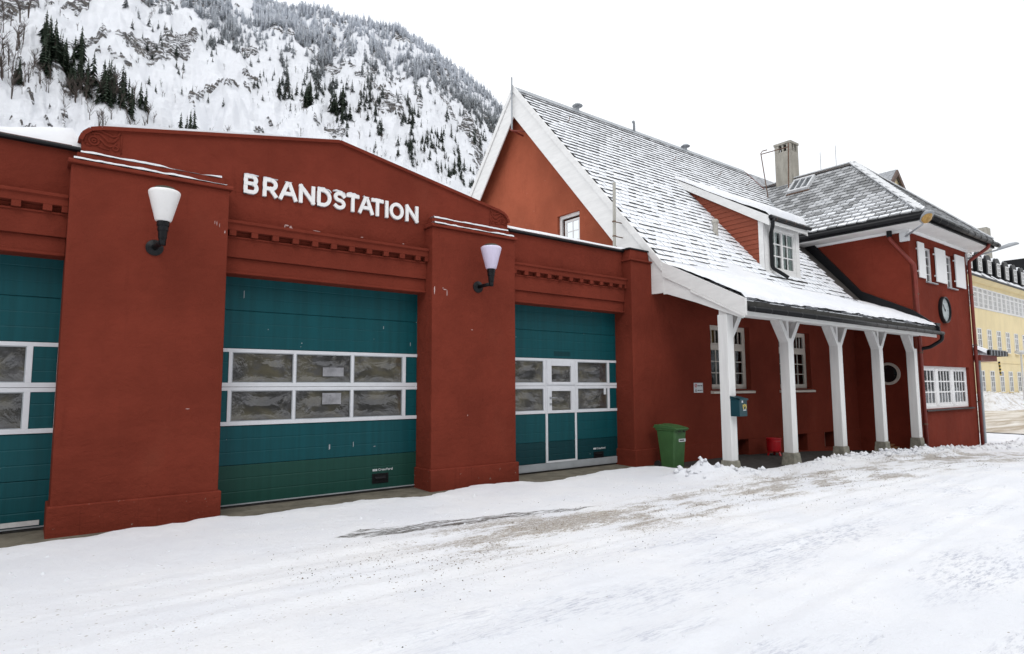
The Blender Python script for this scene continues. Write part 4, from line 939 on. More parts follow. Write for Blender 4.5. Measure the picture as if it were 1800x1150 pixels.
obj('porch_beam', MB().box(12.62, 23.78, -2.10, -1.90, 3.10, 3.29), m_white, HS, bevel=.008)
obj('eave_fascia', MB().box(12.62, 23.93, EAVE_Y - .035, EAVE_Y - .005, 3.12, 3.34), m_eaveboard, HS)
obj('eave_trim', MB().box(12.62, 23.79, EAVE_Y + .0, EAVE_Y + .02, 3.02, 3.15), m_white, HS)
m = MB(); prof = [(-2.70 + .062 * math.cos(t), 3.16 + .062 * math.sin(t)) for t in np.linspace(math.pi, 2 * math.pi, 9)]; prof += [(y * 1. + (.004 if y > -2.7 else -.004) * -1, z) for y, z in prof[::-1]]
m.tube([(12.60, -2.70, 3.165), (24.12, -2.70, 3.165)], .064, 12)
gut = obj('gutter', m, m_black, HS, smooth=True)
for k in range(17):
    x = 12.75 + k * .69; m = MB(); m.lathe([(.067, -.015), (.067, .015)], (x, -2.70, 3.165), 'x', 12); obj('gutter_bracket', m, m_black, gut)
def downpipe(name, pts, r, mat, parent, bands=()):
    P = []
    for i, p in enumerate(pts):
        p = Vector(p)
        if 0 < i < len(pts) - 1:
            a = Vector(pts[i - 1]); b = Vector(pts[i + 1]); d1 = (a - p); d2 = (b - p); k = min(.09, d1.length * .4, d2.length * .4)
            q0 = p + d1.normalized() * k; q1 = p + d2.normalized() * k
            for t in (0, .33, .66, 1): P.append(q0 * (1 - t) ** 2 + p * 2 * t * (1 - t) + q1 * t * t)
        else: P.append(p)
    o = obj(name, MB().tube(P, r, 12), mat, parent, smooth=True)
    for b in bands: obj('pipe_clamp', MB().tube([Vector(b) - Vector((0, 0, .02)), Vector(b) + Vector((0, 0, .02))], r * 1.25, 12), m_rust, o)
    return o
# windows -----------------------------------------------------
def bars(m, us, zs, u0, u1, z0, z1, wd, B):
    for u in us: B(m, u - wd / 2, u + wd / 2, z0, z1)
    for z in zs: B(m, u0, u1, z - wd / 2, z + wd / 2)
def house_window(x0, x1, z0, z1, y, lit):
    w_ = obj('window', MB().box(x0, x1, y, y + .09, z1 - .08, z1).box(x0, x1, y, y + .09, z0, z0 + .09).box(x0, x0 + .08, y, y + .09, z0 + .09, z1 - .08).box(x1 - .08, x1, y, y + .09, z0 + .09, z1 - .08).box((x0 + x1) / 2 - .06, (x0 + x1) / 2 + .06, y - .012, y + .09, z0 + .09, z1 - .08), m_cream, HS, bevel=.005)
    zt = z1 - .60
    obj('transom', MB().box(x0 + .08, (x0 + x1) / 2 - .06, y - .006, y + .08, zt - .05, zt + .05).box((x0 + x1) / 2 + .06, x1 - .08, y - .006, y + .08, zt - .05, zt + .05), m_cream, w_, bevel=.004)
    for a, b in ((x0 + .08, (x0 + x1) / 2 - .06), ((x0 + x1) / 2 + .06, x1 - .08)):
        s = MB(); y0, y1 = y + .012, y + .07
        for c, d, nx, nz in ((z0 + .09, zt - .05, 2, 3), (zt + .05, z1 - .08, 4, 1)):
            t_ = .05; s.box(a, a + t_, y0, y1, c, d); s.box(b - t_, b, y0, y1, c, d); s.box(a + t_, b - t_, y0, y1, c, c + t_); s.box(a + t_, b - t_, y0, y1, d - t_, d)
            for i in range(1, nx): u = a + t_ + (b - a - 2 * t_) * i / nx; s.box(u - .013, u + .013, y0 + .01, y1 - .01, c + t_, d - t_)
            for i in range(1, nz): z = c + t_ + (d - c - 2 * t_) * i / nz; s.box(a + t_, b - t_, y0 + .0115, y1 - .0115, z - .013, z + .013)
            for i in range(nx):
                for j in range(nz):
                    px0 = a + t_ + (b - a - 2 * t_) * i / nx; px1 = a + t_ + (b - a - 2 * t_) * (i + 1) / nx; pz0 = c + t_ + (d - c - 2 * t_) * j / nz; pz1 = c + t_ + (d - c - 2 * t_) * (j + 1) / nz
                    obj('pane', MB().face([(px0, y + .04, pz0), (px1, y + .04, pz0), (px1, y + .04, pz1), (px0, y + .04, pz1)]), m_glass, w_)
        obj('sash', s, m_cream, w_)
    # sill
    obj('window_sill', MB().prism([(-.10, z0 - .12), (-.10, z0 - .055), (y + .02, z0 - .005), (y + .02, z0 - .12)], 'x', x0 - .06, x1 + .06), m_cream, w_, bevel=.006)
    if lit: obj('curtain', MB().box(x0 + .1, (x0 + x1) / 2 - .3, y + .16, y + .17, z1 - .7, z1 - .05), m_curtain_warm, w_)
    obj('curtain', MB().prism([((x0 + x1) / 2 - .35 + .02 * i * 3, y + .22 + (.02 if i % 2 else 0)) for i in range(9)] + [((x0 + x1) / 2 - .35 + .02 * i * 3, y + .225 + (.02 if i % 2 else 0)) for i in range(8, -1, -1)], 'z', z0 + .05, z1 - .05), m_curtain_grey, w_)
    return w_
m_curtain_grey = paint('grey_curtain', (.10, .10, .095), .9, .15, (.05, .05, .05), .5, (14, 14, .3), 2)
house_window(*H1[0], .16, True); house_window(*H1[1], .16, False)
for (a, b, c, d) in HB:
    f = obj('basement_window', MB().box(a, b, .30, .34, c, c + .06).box(a, b, .30, .34, d - .05, d).box(a, a + .06, .30, .34, c + .06, d - .05).box(b - .06, b, .30, .34, c + .06, d - .05).box((a + b) / 2 - .02, (a + b) / 2 + .02, .30, .34, c + .06, d - .05), m_cream, HS)
    obj('pane', MB().face([(a, .325, c), (b, .325, c), (b, .325, d), (a, .325, d)]), m_glass, f)
# gable window, tilted casement
gw = obj('window', MB().box(GX0 + .10, GX0 + .17, yb - .10, yb, za, zb).box(GX0 + .10, GX0 + .17, ya, ya + .10, za, zb).box(GX0 + .10, GX0 + .17, ya + .10, yb - .10, zb - .10, zb).box(GX0 + .10, GX0 + .17, ya + .10, yb - .10, za, za + .1), m_white, HS, bevel=.005)
s = MB(); y0, y1, z0, z1 = ya + .12, yb - .20, za + .1, zb - .17; X0, X1 = GX0 + .14, GX0 + .19
s.box(X0, X1, y0, y0 + .07, z0, z1); s.box(X0, X1, y1 - .07, y1, z0, z1); s.box(X0, X1, y0 + .07, y1 - .07, z1 - .07, z1); s.box(X0, X1, y0 + .07, y1 - .07, z0, z0 + .07)
s.box(X0 + .01, X1 - .01, (y0 + y1) / 2 - .014, (y0 + y1) / 2 + .014, z0 + .07, z1 - .07); s.box(X0 + .011, X1 - .011, y0 + .07, y1 - .07, (z0 + z1) / 2 + .10, (z0 + z1) / 2 + .13); s.box(X0 + .011, X1 - .011, y0 + .07, y1 - .07, z0 + .3, z0 + .33)
obj('sash', s, m_white, gw)
for (p0, p1) in ((y0 + .07, (y0 + y1) / 2 - .014), ((y0 + y1) / 2 + .014, y1 - .07)): obj('pane', MB().face([(X0 + .02, p0, z0 + .07), (X0 + .02, p1, z0 + .07), (X0 + .02, p1, z1 - .07), (X0 + .02, p0, z1 - .07)]), m_glass, gw)
obj('curtain', MB().box(X1 + .1, X1 + .11, y0, y0 + .35, z0, z1), m_curtain, gw)
# porch posts with Y braces on stone feet
for i in range(5):
    x = 12.72 + i * 2.655; g = float(gbase(np.array([x]), np.array([-2.0]))[0]); zb_ = -.23 - .02 * max(0, i - 2)
    p_ = obj('porch_post', (MB().box(x - .125, x + .125, -2.125, -1.875, zb_, 3.098) if i == 0 else MB().box(x - .125, x + .125, -2.125, -1.875, zb_, 2.66).box(x - .055, x + .055, -2.06, -1.94, 2.66, 3.10)), m_post, HS, bevel=.012)
    for sg in (-1, 1):
        if i == 0 and sg == -1: continue
        if i == 4 and sg == 1: continue
        a = Vector((x + sg * .045, -2.0, 2.60)); b = Vector((x + sg * .46, -2.0, 3.13)); m = MB()
        d = (b - a).normalized(); nn = Vector((-d.z, 0, d.x)) * .075
        pl = [(x + sg * .01, 2.60), (x + sg * .125, 2.55), (x + sg * .53, 3.098), (x + sg * .36, 3.098)]
        if sg > 0: pl = pl[::-1]
        m.prism(pl, 'y', -2.118, -1.882); obj('brace', m, m_post, p_, bevel=.006)
    m = MB(); ft = g - .28; a, b = .21, .15; m.hexa([(x - a, -2 - a, ft), (x + a, -2 - a, ft), (x + a, -2 + a, ft), (x - a, -2 + a, ft), (x - b, -2 - b, zb_), (x + b, -2 - b, zb_), (x + b, -2 + b, zb_), (x - b, -2 + b, zb_)])
    obj('stone_foot', m, m_granite, p_, bevel=.02)
# dormer ------------------------------------------------------
yk = lambda z: (z - 4.93) / 1.164
def cheek(x, sgn):
    # horizontal boards, each a lapped prism cut along the roof slope
    z = 5.02; k = 0
    while z < 8.7:
        z2 = z + .158; ytop = lambda q: DY + max(0, (q - 6.62) / .60); y0a = max(DY + .16, ytop(z)); y0b = max(DY + .16, ytop(z2)); y1a, y1b = yk(z) + .03, yk(z2) + .03
        if y1a - y0a > .05 and y1b > y0b - .1:
            y0b = min(y0b, y1b - .01)
            o1, o2 = x - sgn * .012, x - sgn * .028
            m = MB(); m.hexa([(x, y0a, z), (x, y1a, z), (o2, y1a, z), (o2, y0a, z), (x, y0b, z2 - .006), (x, y1b, z2 - .006), (o1, y1b, z2 - .006), (o1, y0b, z2 - .006)])
            obj('cheek_board', m, m_redwood, DM)
        z = z2; k += 1
DM = obj('dormer', MB().prism([(DY + .15, 5.0), (DY + .15, 6.7), (3.2, 8.6)], 'x', DX0 + .01, DX0 + .05).prism([(DY + .15, 5.0), (DY + .15, 6.7), (3.2, 8.6)], 'x', DX1 - .05, DX1 - .01), m_redwood, HS)
cheek(DX0, 1)
wx0, wx1, wz0, wz1 = 18.50, 20.02, 5.16, 6.48
m = MB(); wall_grid(m, DX0, DX1, 4.95, 6.68, [(wx0, wx1, wz0, wz1)], lambda x, z, d: (x, DY + d, z), .4)
obj('dormer_front', m, [m_white, m_room], DM)
obj('corner_board', MB().box(DX0 - .03, DX0 + .002, DY - .012, DY + .17, 4.95, 6.68).box(DX0 - .03, DX0 + .24, DY - .02, DY - .002, 4.95, 6.66), m_white, DM)
obj('corner_board', MB().box(DX1 - .20, DX1 + .03, DY - .02, DY - .002, 4.95, 6.66), m_white, DM)
obj('apron_board', MB().box(DX0 - .02, DX1 + .03, DY - .045, DY - .022, 4.92, 5.09), m_white, DM); obj('lead_apron', MB().prism([(DY - .03, 4.95), (-.12, 4.82), (-.12, 4.85), (DY - .03, 4.99)], 'x', DX0 - .1, DX1 + .1), m_eaveboard, DM)
dw = obj('window', MB().box(wx0, wx1, DY + .02, DY + .09, wz1 - .07, wz1).box(wx0, wx1, DY + .02, DY + .09, wz0, wz0 + .07).box(wx0, wx0 + .06, DY + .02, DY + .09, wz0 + .07, wz1 - .07).box(wx1 - .06, wx1, DY + .02, DY + .09, wz0 + .07, wz1 - .07).box((wx0 + wx1) / 2 - .05, (wx0 + wx1) / 2 + .05, DY + .012, DY + .09, wz0 + .07, wz1 - .07), m_white, DM)
for a, b in ((wx0 + .06, (wx0 + wx1) / 2 - .05), ((wx0 + wx1) / 2 + .05, wx1 - .06)):
    s = MB(); u = (a + b) / 2; s.box(u - .02, u + .02, DY + .04, DY + .07, wz0 + .07, wz1 - .07)
    for k in (1, 2): z = wz0 + .07 + (wz1 - wz0 - .14) * k / 3; s.box(a, b, DY + .041, DY + .069, z - .02, z + .02)
    obj('glazing_bars', s, m_white, dw)
    for i in range(2):
        for k in range(3):
            pa = a + (b - a) * i / 2; pb = a + (b - a) * (i + 1) / 2; c = wz0 + .07 + (wz1 - wz0 - .14) * k / 3; d = wz0 + .07 + (wz1 - wz0 - .14) * (k + 1) / 3
            obj('pane', MB().face([(pa, DY + .055, c), (pb, DY + .055, c), (pb, DY + .055, d), (pa, DY + .055, d)]), m_glass, dw)
for a, b in ((wx0 + .0, wx0 + .62), (wx0 + .72, wx0 + 1.10), (wx0 + 1.22, wx1)):
    n = 12; up_ = [(a + (b - a) * i / n, DY + .10 + .018 * math.sin(i * 2.1)) for i in range(n + 1)]
    obj('curtain', MB().prism(up_ + [(x, y + .004) for x, y in up_[::-1]], 'z', wz0, wz1), m_curtain, dw)
ov0, ov1 = DX0 - .16, DX1 + .14; yf, yr = DY - .28, 3.36
zt = lambda y: dorm_top(y) + .10
obj('dormer_roof', MB().hexa([(ov0 + .03, yf, zt(yf) - .12), (ov1 - .03, yf, zt(yf) - .12), (ov1 - .03, yr, zt(yr) - .12), (ov0 + .03, yr, zt(yr) - .12), (ov0 + .03, yf, zt(yf)), (ov1 - .03, yf, zt(yf)), (ov1 - .03, yr, zt(yr)), (ov0 + .03, yr, zt(yr))]), m_black, DM)
for x in (ov0, ov1 - .03): obj('fascia_board', MB().hexa([(x, yf, zt(yf) - .30), (x + .028, yf, zt(yf) - .30), (x + .028, yr, zt(yr) - .22), (x, yr, zt(yr) - .22), (x, yf, zt(yf) + .02), (x + .028, yf, zt(yf) + .02), (x + .028, yr, zt(yr) + .02), (x, yr, zt(yr) + .02)]), m_white, DM, bevel=.005)
obj('eave_fascia', MB().box(ov0 + .03, ov1 - .03, yf + .0, yf + .03, zt(yf) - .24, zt(yf) - .0), m_white, DM)
dg = obj('gutter', MB().tube([(ov0 - .02, yf - .055, zt(yf) - .04), (ov1 + .08, yf - .055, zt(yf) - .06)], .062, 10), m_black, DM)
for k in range(4): obj('gutter_bracket', MB().lathe([(.066, -.012), (.066, .012)], (ov0 + .3 + k * .55, yf - .055, zt(yf) - .048), 'x', 10), m_yellowish if False else m_rust, dg)
downpipe('downpipe', [(ov0 + .12, yf - .06, zt(yf) - .06), (ov0 + .12, yf - .06, zt(yf) - .26), (DX0 + .27, DY - .08, zt(yf) - .46), (DX0 + .27, DY - .08, 5.17), (DX0 + .55, DY - .28, 4.96), (DX0 + .68, DY - .36, 4.86)], .058, m_black, DM)
XX, YY = np.meshgrid(np.linspace(ov0 + .01, ov1 - .01, 50), np.linspace(yf - .02, yr, 60))
lum = fbm(XX * 1.5, YY * 1.5, 3, 24); ed = np.minimum(1, np.minimum((XX - ov0) / .10, (ov1 - XX) / .10)); ed = np.clip(ed, 0, 1) ** .5 * np.clip((YY - yf + .03) / .12, 0, 1) ** .6
ZZ = zt(YY) + .003 + ed * (.08 + .16 * lum + .12 * sstep(1.6, .1, YY) + .05 * fbm(XX * 4, YY * 4, 3, 26))
put('dormer_snow', grid_mesh('dormer_snow', XX, YY, ZZ, m_snow), DM)
# roof furniture
def vent_pipe(x, y, h, r): 
    z = RZ(y); m = MB(); m.tube([(x, y, z - .1), (x, y, z + h)], r, 12); m.lathe([(r * 1.1, h - .01), (r * 1.35, h + .02), (r * 1.35, h + .07), (r * .7, h + .13), (0, h + .15)], (x, y, z), 'z', 14); obj('vent_pipe', m, m_zincwarm, roof, smooth=False)
m_zincwarm = paint('weathered_vent_metal', (.40, .38, .34), .6, .1, (.25, .16, .10), .6, sc=8)
vent_pipe(17.17, 1.17, .36, .085)
for x, h in ((15.57, .14), (21.99, .12)):
    m = MB(); m.tube([(x, 5.75, 11.5), (x, 5.75, 11.66 + h)], .07, 10); m.lathe([(.19, 0), (.20, .02), (.1, .10), (0, .11)], (x, 5.75, 11.66 + h), 'z', 14); obj('ridge_vent', m, m_zinc, roof)
m = MB(); m.tube([(18.63, 5.7, 11.5), (18.63, 5.7, 11.92), (18.55, 5.65, 11.97), (18.47, 5.62, 11.92)], .05, 8); obj('ridge_vent', m, m_zinc, roof, smooth=True)
for x, y in ((14.03, 4.70), (16.53, 4.62), (19.6, 4.6), (22.6, 4.6), (24.7, 4.6)):
    m = MB(); z = RZ(y); m.tube([(x, y, z + .02), (x + .02, y - .10, z + .03), (x + .03, y - .14, z + .16)], .014, 6); obj('roof_hook', m, m_rust, roof)
# gable apex: mast on a bracket
m = MB(); m.tube([(12.47, 5.72, 10.1), (12.47, 5.72, 11.95)], .028, 8); ms = obj('gable_mast', m, m_zinc, HS)
m = MB(); m.tube([(12.47, 5.72, 10.08), (12.96, 5.72, 10.0)], .03, 6); m.tube([(12.40, 5.72, 10.1), (12.40, 5.62, 10.02), (12.90, 5.2, 9.95)], .025, 6); obj('mast_bracket', m, m_redpipe, ms)
obj('mast_clamp', MB().tube([(12.47, 5.72, 11.35), (12.47, 5.72, 11.39)], .045, 8), m_zinc, ms)

# ------------------------------------------------------------ the tower block
TX0, TX1, TY = 23.79, 29.50, -1.97
TB = thing('tower_block', 'square red two-storey tower block with hipped grey slate roof, white shutters and a round clock', 'building', (26.6, 0, -1.1))
m = MB(); m.face([(TX0, 6, -2), (TX0, TY, -2), (TX0, TY, 6.83), (TX0, 6, 6.83)]); obj('side_wall', m, m_tower, TB)
m = MB(); m.face([(TX1, TY, -2), (TX1, 8, -2), (TX1, 8, 6.83), (TX1, TY, 6.83)]); obj('side_wall', m, m_tower, TB)
TH = [(25.15, 26.03, 5.14, 6.42), (27.22, 28.10, 5.12, 6.40), (24.28, 28.86, .62, 2.12)]
m = MB(); wall_grid(m, TX0, TX1, -2, 6.83, TH, lambda x, z, d: (x, TY + d, z), .5); obj('front_wall', m, [m_tower, m_room], TB)
obj('plinth_line', MB().box(TX0 - .02, TX0 + .01, TY, 0, -1.5, -.10), m_tower, TB)
for (a, b, c, d) in TH[:2]:
    y = TY + .12; wn = obj('window', MB().box(a, b, y, y + .08, d - .07, d).box(a, b, y, y + .08, c, c + .07).box(a, a + .07, y, y + .08, c + .07, d - .07).box(b - .12, b, y, y + .08, c + .07, d - .07), m_shutter, TB)
    s = MB(); u = (a + b) / 2; s.box(u - .05, u + .05, y + .01, y + .07, c + .07, d - .07)
    for k in (1, 2, 3): z = c + (d - c) * k / 4; s.box(a + .07, b - .12, y + .02, y + .06, z - .014, z + .014)
    obj('glazing_bars', s, m_shutter, wn); obj('pane', MB().face([(a, y + .04, c), (b, y + .04, c), (b, y + .04, d), (a, y + .04, d)]), m_glass, wn)
    obj('window_sill', MB().prism([(TY - .07, c - .05), (TY - .07, c - .01), (y, c + .02), (y, c - .05)], 'x', a - .04, b + .06), m_slatesill if False else m_zinc, wn)
    obj('curtain', MB().box(a + .4, b - .1, y + .2, y + .21, c, d), m_curtain_grey, wn)
for (a, b) in ((24.42, 24.97), (26.02, 27.00), (28.03, 29.02)):
    sh = obj('shutter', MB().box(a, b, TY - .075, TY - .03, 5.20, 6.47), m_shutter, TB, bevel=.008)
    hg = MB(); 
    for z in (5.42, 6.22): hg.box(a - .035, a + .03, TY - .06, TY + .01, z - .025, z + .025)
    obj('hinge', hg, m_shutter, sh)
a, b, c, d = TH[2]; y = TY + .10
gw = obj('window', MB().box(a, b, y, y + .10, d - .09, d).box(a, b, y, y + .10, c, c + .10).box(a, a + .09, y, y + .10, c + .10, d - .09).box(b - .09, b, y, y + .10, c + .1, d - .09).box(a + 1.39, a + 1.66, y - .01, y + .1, c + .09, d - .08).box(a + 2.93, a + 3.20, y - .01, y + .1, c + .09, d - .08), m_shutter, TB, bevel=.005)
for (p0, p1) in ((a + .09, a + 1.39), (a + 1.66, a + 2.93), (a + 3.20, b - .09)):
    s = MB(); t_ = .07; y0, y1 = y + .015, y + .08; z0, z1 = c + .10, d - .09
    s.box(p0, p0 + t_, y0, y1, z0, z1); s.box(p1 - t_, p1, y0, y1, z0, z1); s.box(p0 + t_, p1 - t_, y0, y1, z0, z0 + .10); s.box(p0 + t_, p1 - t_, y0, y1, z1 - t_, z1)
    for i in (1, 2, 3): u = p0 + t_ + (p1 - p0 - 2 * t_) * i / 4; s.box(u - .022, u + .022, y0 + .01, y1 - .01, z0 + .10, z1 - t_)
    for k in (1, 2): z = z0 + .10 + (z1 - z0 - .17) * k / 3; s.box(p0 + t_, p1 - t_, y0 + .012, y1 - .012, z - .024, z + .024)
    obj('sash', s, m_shutter, gw)
    for i in range(4):
        for k in range(3):
            pa = p0 + t_ + (p1 - p0 - 2 * t_) * i / 4; pb = p0 + t_ + (p1 - p0 - 2 * t_) * (i + 1) / 4; q0 = z0 + .1 + (z1 - z0 - .17) * k / 3; q1 = z0 + .1 + (z1 - z0 - .17) * (k + 1) / 3
            obj('pane', MB().face([(pa, y + .045, q0), (pb, y + .045, q0), (pb, y + .045, q1), (pa, y + .045, q1)]), m_glass, gw)
obj('window_sill', MB().prism([(TY - .09, c - .07), (TY - .09, c - .03), (y, c + .0), (y, c - .07)], 'x', a - .02, b + .10), m_black, gw)
# round window in the side wall
m = MB(); m.lathe([(.30, -.01), (.30, -.045), (.385, -.05), (.39, -.0)], (TX0, -1.07, 1.85), 'x', 40); rw = obj('round_window', m, m_cream, TB)
m = MB(); m.face([(TX0 - .012, -1.07 + .305 * math.cos(t), 1.85 + .305 * math.sin(t)) for t in np.linspace(0, 6.2832, 40, False)]); obj('pane', m, paint('dark_glass', (.012, .013, .015), .06, .1, (.02, .02, .02), 0, spec=.5, bump=0), rw)
# soffit, cornice moulding, gutters
OX0, OX1, OY = 22.95, 30.25, -2.72
obj('soffit', MB().box(OX0 + .04, OX1 - .04, OY + .04, 7.5, 6.83, 6.88), m_white, TB)
obj('soffit_trim', MB().box(TX0 - .02, TX1 + .02, TY - .06, TY - .002, 6.72, 6.828), m_shutter, TB, bevel=.01); obj('soffit_trim', MB().box(TX0 - .05, TX0 - .002, TY - .02, 3, 6.74, 6.828), m_shutter, TB)
obj('eave_fascia', MB().box(OX0 - .01, OX0 + .04, OY, 7.4, 6.86, 7.20), m_black, TB); obj('eave_fascia', MB().box(OX0, OX1, OY - .01, OY + .04, 6.86, 7.14), m_black, TB)
obj('eave_fascia', MB().box(OX1 - .04, OX1 + .01, OY + .05, 7.4, 6.86, 7.14), m_black, TB)
obj('gutter', MB().tube([(OX0 - .06, OY - .12, 7.0), (OX0 - .06, 7.0, 7.02)], .08, 10), m_black, TB, smooth=True)
gt = obj('gutter', MB().tube([(OX0 + .0, OY - .09, 7.0), (OX1 + .22, OY - .09, 7.0)], .088, 12), m_black, TB, smooth=True)
for k in range(11): obj('gutter_bracket', MB().lathe([(.096, -.022), (.096, .022)], (OX0 + .45 + k * .68, OY - .09, 7.0), 'x', 12), m_black, gt)
# hipped roof
RX, RZt, RY0 = 26.60, 10.63, .90
troof = obj('roof', MB().raw([(OX0, OY, 7.14), (OX1, OY, 7.14), (OX1, 9, 7.14), (OX0, 9, 7.14), (RX, RY0, RZt - .03), (RX, 9, RZt - .03)], [(0, 4, 5, 3), (0, 1, 4), (1, 2, 5, 4)]), paint('tower_roof_boards', (.08, .08, .08), .8), TB)
cells = []
uL = Vector((RX - OX0, 0, RZt - 7.16)); LL = uL.length; uL.normalize(); aL = Vector((0, -1, 0)); ex, wd_ = .24, .35
for k in range(int(LL / ex)):
    p = Vector((OX0, 0, 7.16)) + uL * k * ex; fr = (p.x - OX0) / (RX - OX0); ymin = OY + fr * (RY0 - OY); i = 0
    y = 6.5 - (wd_ / 2 if k % 2 else 0)
    while y > ymin + .05: cells.append((Vector((p.x, y, p.z)), aL, uL)); y -= wd_
uF = Vector((0, RY0 - OY, RZt - 7.16)); LF = uF.length; uF.normalize()
for k in range(int(LF / ex)):
    p = Vector((0, OY, 7.16)) + uF * k * ex; fr = (p.y - OY) / (RY0 - OY); xa = OX0 + fr * (RX - OX0); xb = OX1 - fr * (OX1 - RX); x = xa + .1 + (wd_ / 2 if k % 2 else 0)
    while x < xb - .05: cells.append((Vector((x, p.y, p.z)), AX, uF)); x += wd_
SKY0 = Vector((25.95, 2.70, 0))
lay_tiles('slate', cells, wd_, ex * 1.08, .045, m_slate_t, troof, lambda p: not (p.x < RX - .01 and p.y > -.5 and p.z < FR(p.y) - .25 and p.y > 1.2), rag=.3, gap=.016)
def hipcap(a, b, name='hip_cap'): obj(name, MB().bar(a, b, .30, .05, (0, 0, 1)), m_zinclight, troof, bevel=.012)
m_zinclight = paint('light_zinc_flashing', (.60, .61, .62), .5, .06, (.38, .38, .37), .5)
hipcap((OX0 + .05, OY + .05, 7.26), (RX, RY0, RZt + .05)); hipcap((OX1 - .05, OY + .05, 7.24), (RX + .0, RY0 + .0, RZt + .045)); hipcap((RX, RY0, RZt + .03), (RX, 8.5, RZt + .03), 'ridge_cap')
# flashing where the house roof meets the tower wall
m = MB()
for a, b in ((-2.75, -2.0), (-2.0, -1.2), (-1.2, KY), (KY, 1.95)):
    hgt = lambda y: .10 if y < -2 else .34 if y < KY + .01 else .52
    m.hexa([(TX0 - .09, a, RZ(a) - .05), (TX0 - .012, a, RZ(a) - .05), (TX0 - .012, b, RZ(b) - .05), (TX0 - .09, b, RZ(b) - .05), (TX0 - .09, a, RZ(a) + hgt(a)), (TX0 - .012, a, RZ(a) + hgt(a)), (TX0 - .012, b, RZ(b) + hgt(b)), (TX0 - .09, b, RZ(b) + hgt(b))])
m.box(TX0 - .09, 24.05, EAVE_Y - .05, EAVE_Y + .3, RZ(EAVE_Y) + .10, RZ(EAVE_Y) + .17); m.hexa([(TX0, EAVE_Y - .04, 3.2), (24.0, EAVE_Y - .04, 3.2), (24.0, TY - .01, 3.2), (TX0, TY - .01, 3.2), (TX0, EAVE_Y - .04, 3.43), (24.0, EAVE_Y - .04, 3.43), (24.0, TY - .01, 3.78), (TX0, TY - .01, 3.78)])
obj('step_flashing', m, m_black, TB)
# valley gutter sheet
m = MB(); 
va_ = [(23.2, (TW(23.2) - 4.93) / 1.164), (26.5, (TW(26.5) - 4.93) / 1.164)]
m.bar((va_[0][0], va_[0][1], TW(23.2) + .05), (va_[1][0], va_[1][1], TW(26.5) + .05), .35, .03); obj('valley_sheet', m, m_zinc, troof)
# roof of the rear wing showing beside the chimney
# skylight
sn_ = uL.cross(Vector((0, 1, 0))) * -1; nL = aL.cross(uL)
o_ = Vector((25.60, 2.72, 7.16 + .945 * (25.60 - OX0))) + nL * .02
def loc(a, u, n): return o_ + aL * a + uL * u + nL * n
def lbox(m, a0, a1, u0, u1, n0, n1): m.hexa([loc(a, u, n) for n in (n0, n1) for a, u in ((a0, u0), (a1, u0), (a1, u1), (a0, u1))])
m = MB(); lbox(m, -.46, .46, -.04, .06, .0, .16); lbox(m, -.46, .46, .84, .94, 0, .18); lbox(m, -.46, -.38, .06, .84, 0, .17); lbox(m, .38, .46, .06, .84, 0, .17); lbox(m, -.15, -.11, .06, .84, .1, .17); lbox(m, .11, .15, .06, .84, .1, .17)
skl = obj('skylight', m, m_zinclight, troof); m = MB(); lbox(m, -.5, .5, -.12, -.045, 0, .05); obj('rust_apron', m, m_rust, skl)
m = MB(); lbox(m, -.38, .38, .06, .84, .10, .12); obj('pane', m, m_darkglass if False else paint('skylight_glass', (.10, .11, .12), .15, .3, (.5, .5, .5), .7, sc=3), skl)
# chimney
cx0, cx1, cy0, cy1 = 26.30, 26.98, 3.35, 4.10; zt_ = 12.36
m = MB(); m.box(cx0, cx1, cy0, cy1, 9.6, 11.93)
for (a, b, c, d) in ((cx0, cx0 + .14, cy0, cy0 + .2), (cx0, cx0 + .14, cy1 - .2, cy1), (cx1 - .14, cx1, cy0, cy0 + .2), (cx1 - .14, cx1, cy1 - .2, cy1), (cx0 + .15, cx1 - .15, cy0 + .28, cy1 - .28), (cx0 + .02, cx0 + .12, cy0 + .34, cy0 + .42), (cx0 + .31, cx0 + .38, cy0 + .01, cy0 + .15)): m.box(a, b, c, d, 11.93, 12.25)
chm = obj('chimney', m, m_granite_cap, TB, bevel=.012); obj('chimney_cap', MB().box(cx0 - .03, cx1 + .03, cy0 - .03, cy1 + .03, 12.25, zt_), m_granite_cap, chm, bevel=.015); obj('flue_soot', MB().box(cx0 + .145, cx1 - .145, cy0 + .205, cy1 - .205, 11.93, 12.248), m_room, chm)
obj('cap_snow', MB().lathe([(.22, 0), (.20, .06), (.1, .10), (0, .11)], ((cx0 + cx1) / 2, (cy0 + cy1) / 2, zt_), 'z', 14), m_granite_cap, chm, smooth=True)
# sweep's rail
m = MB(); m.tube([(25.62, 4.10, 9.6), (25.75, 4.45, 11.95), (25.80, 4.40, 12.05), (25.95, 4.25, 12.1)], .022, 6); m.tube([(25.75, 4.43, 11.9), (25.95, 3.25, 11.93)], .022, 6); m.tube([(25.72, 3.22, 9.75), (25.95, 3.25, 12.1)], .028, 6); obj('roof_rail', m, m_rust, troof)
for (x, y, z, h) in ((26.6, 2.2, 10.6, .9), (26.6, 1.55, 10.6, 1.0)): obj('antenna', MB().tube([(x, y, z), (x, y, z + h)], .012, 5), m_zinc, troof)
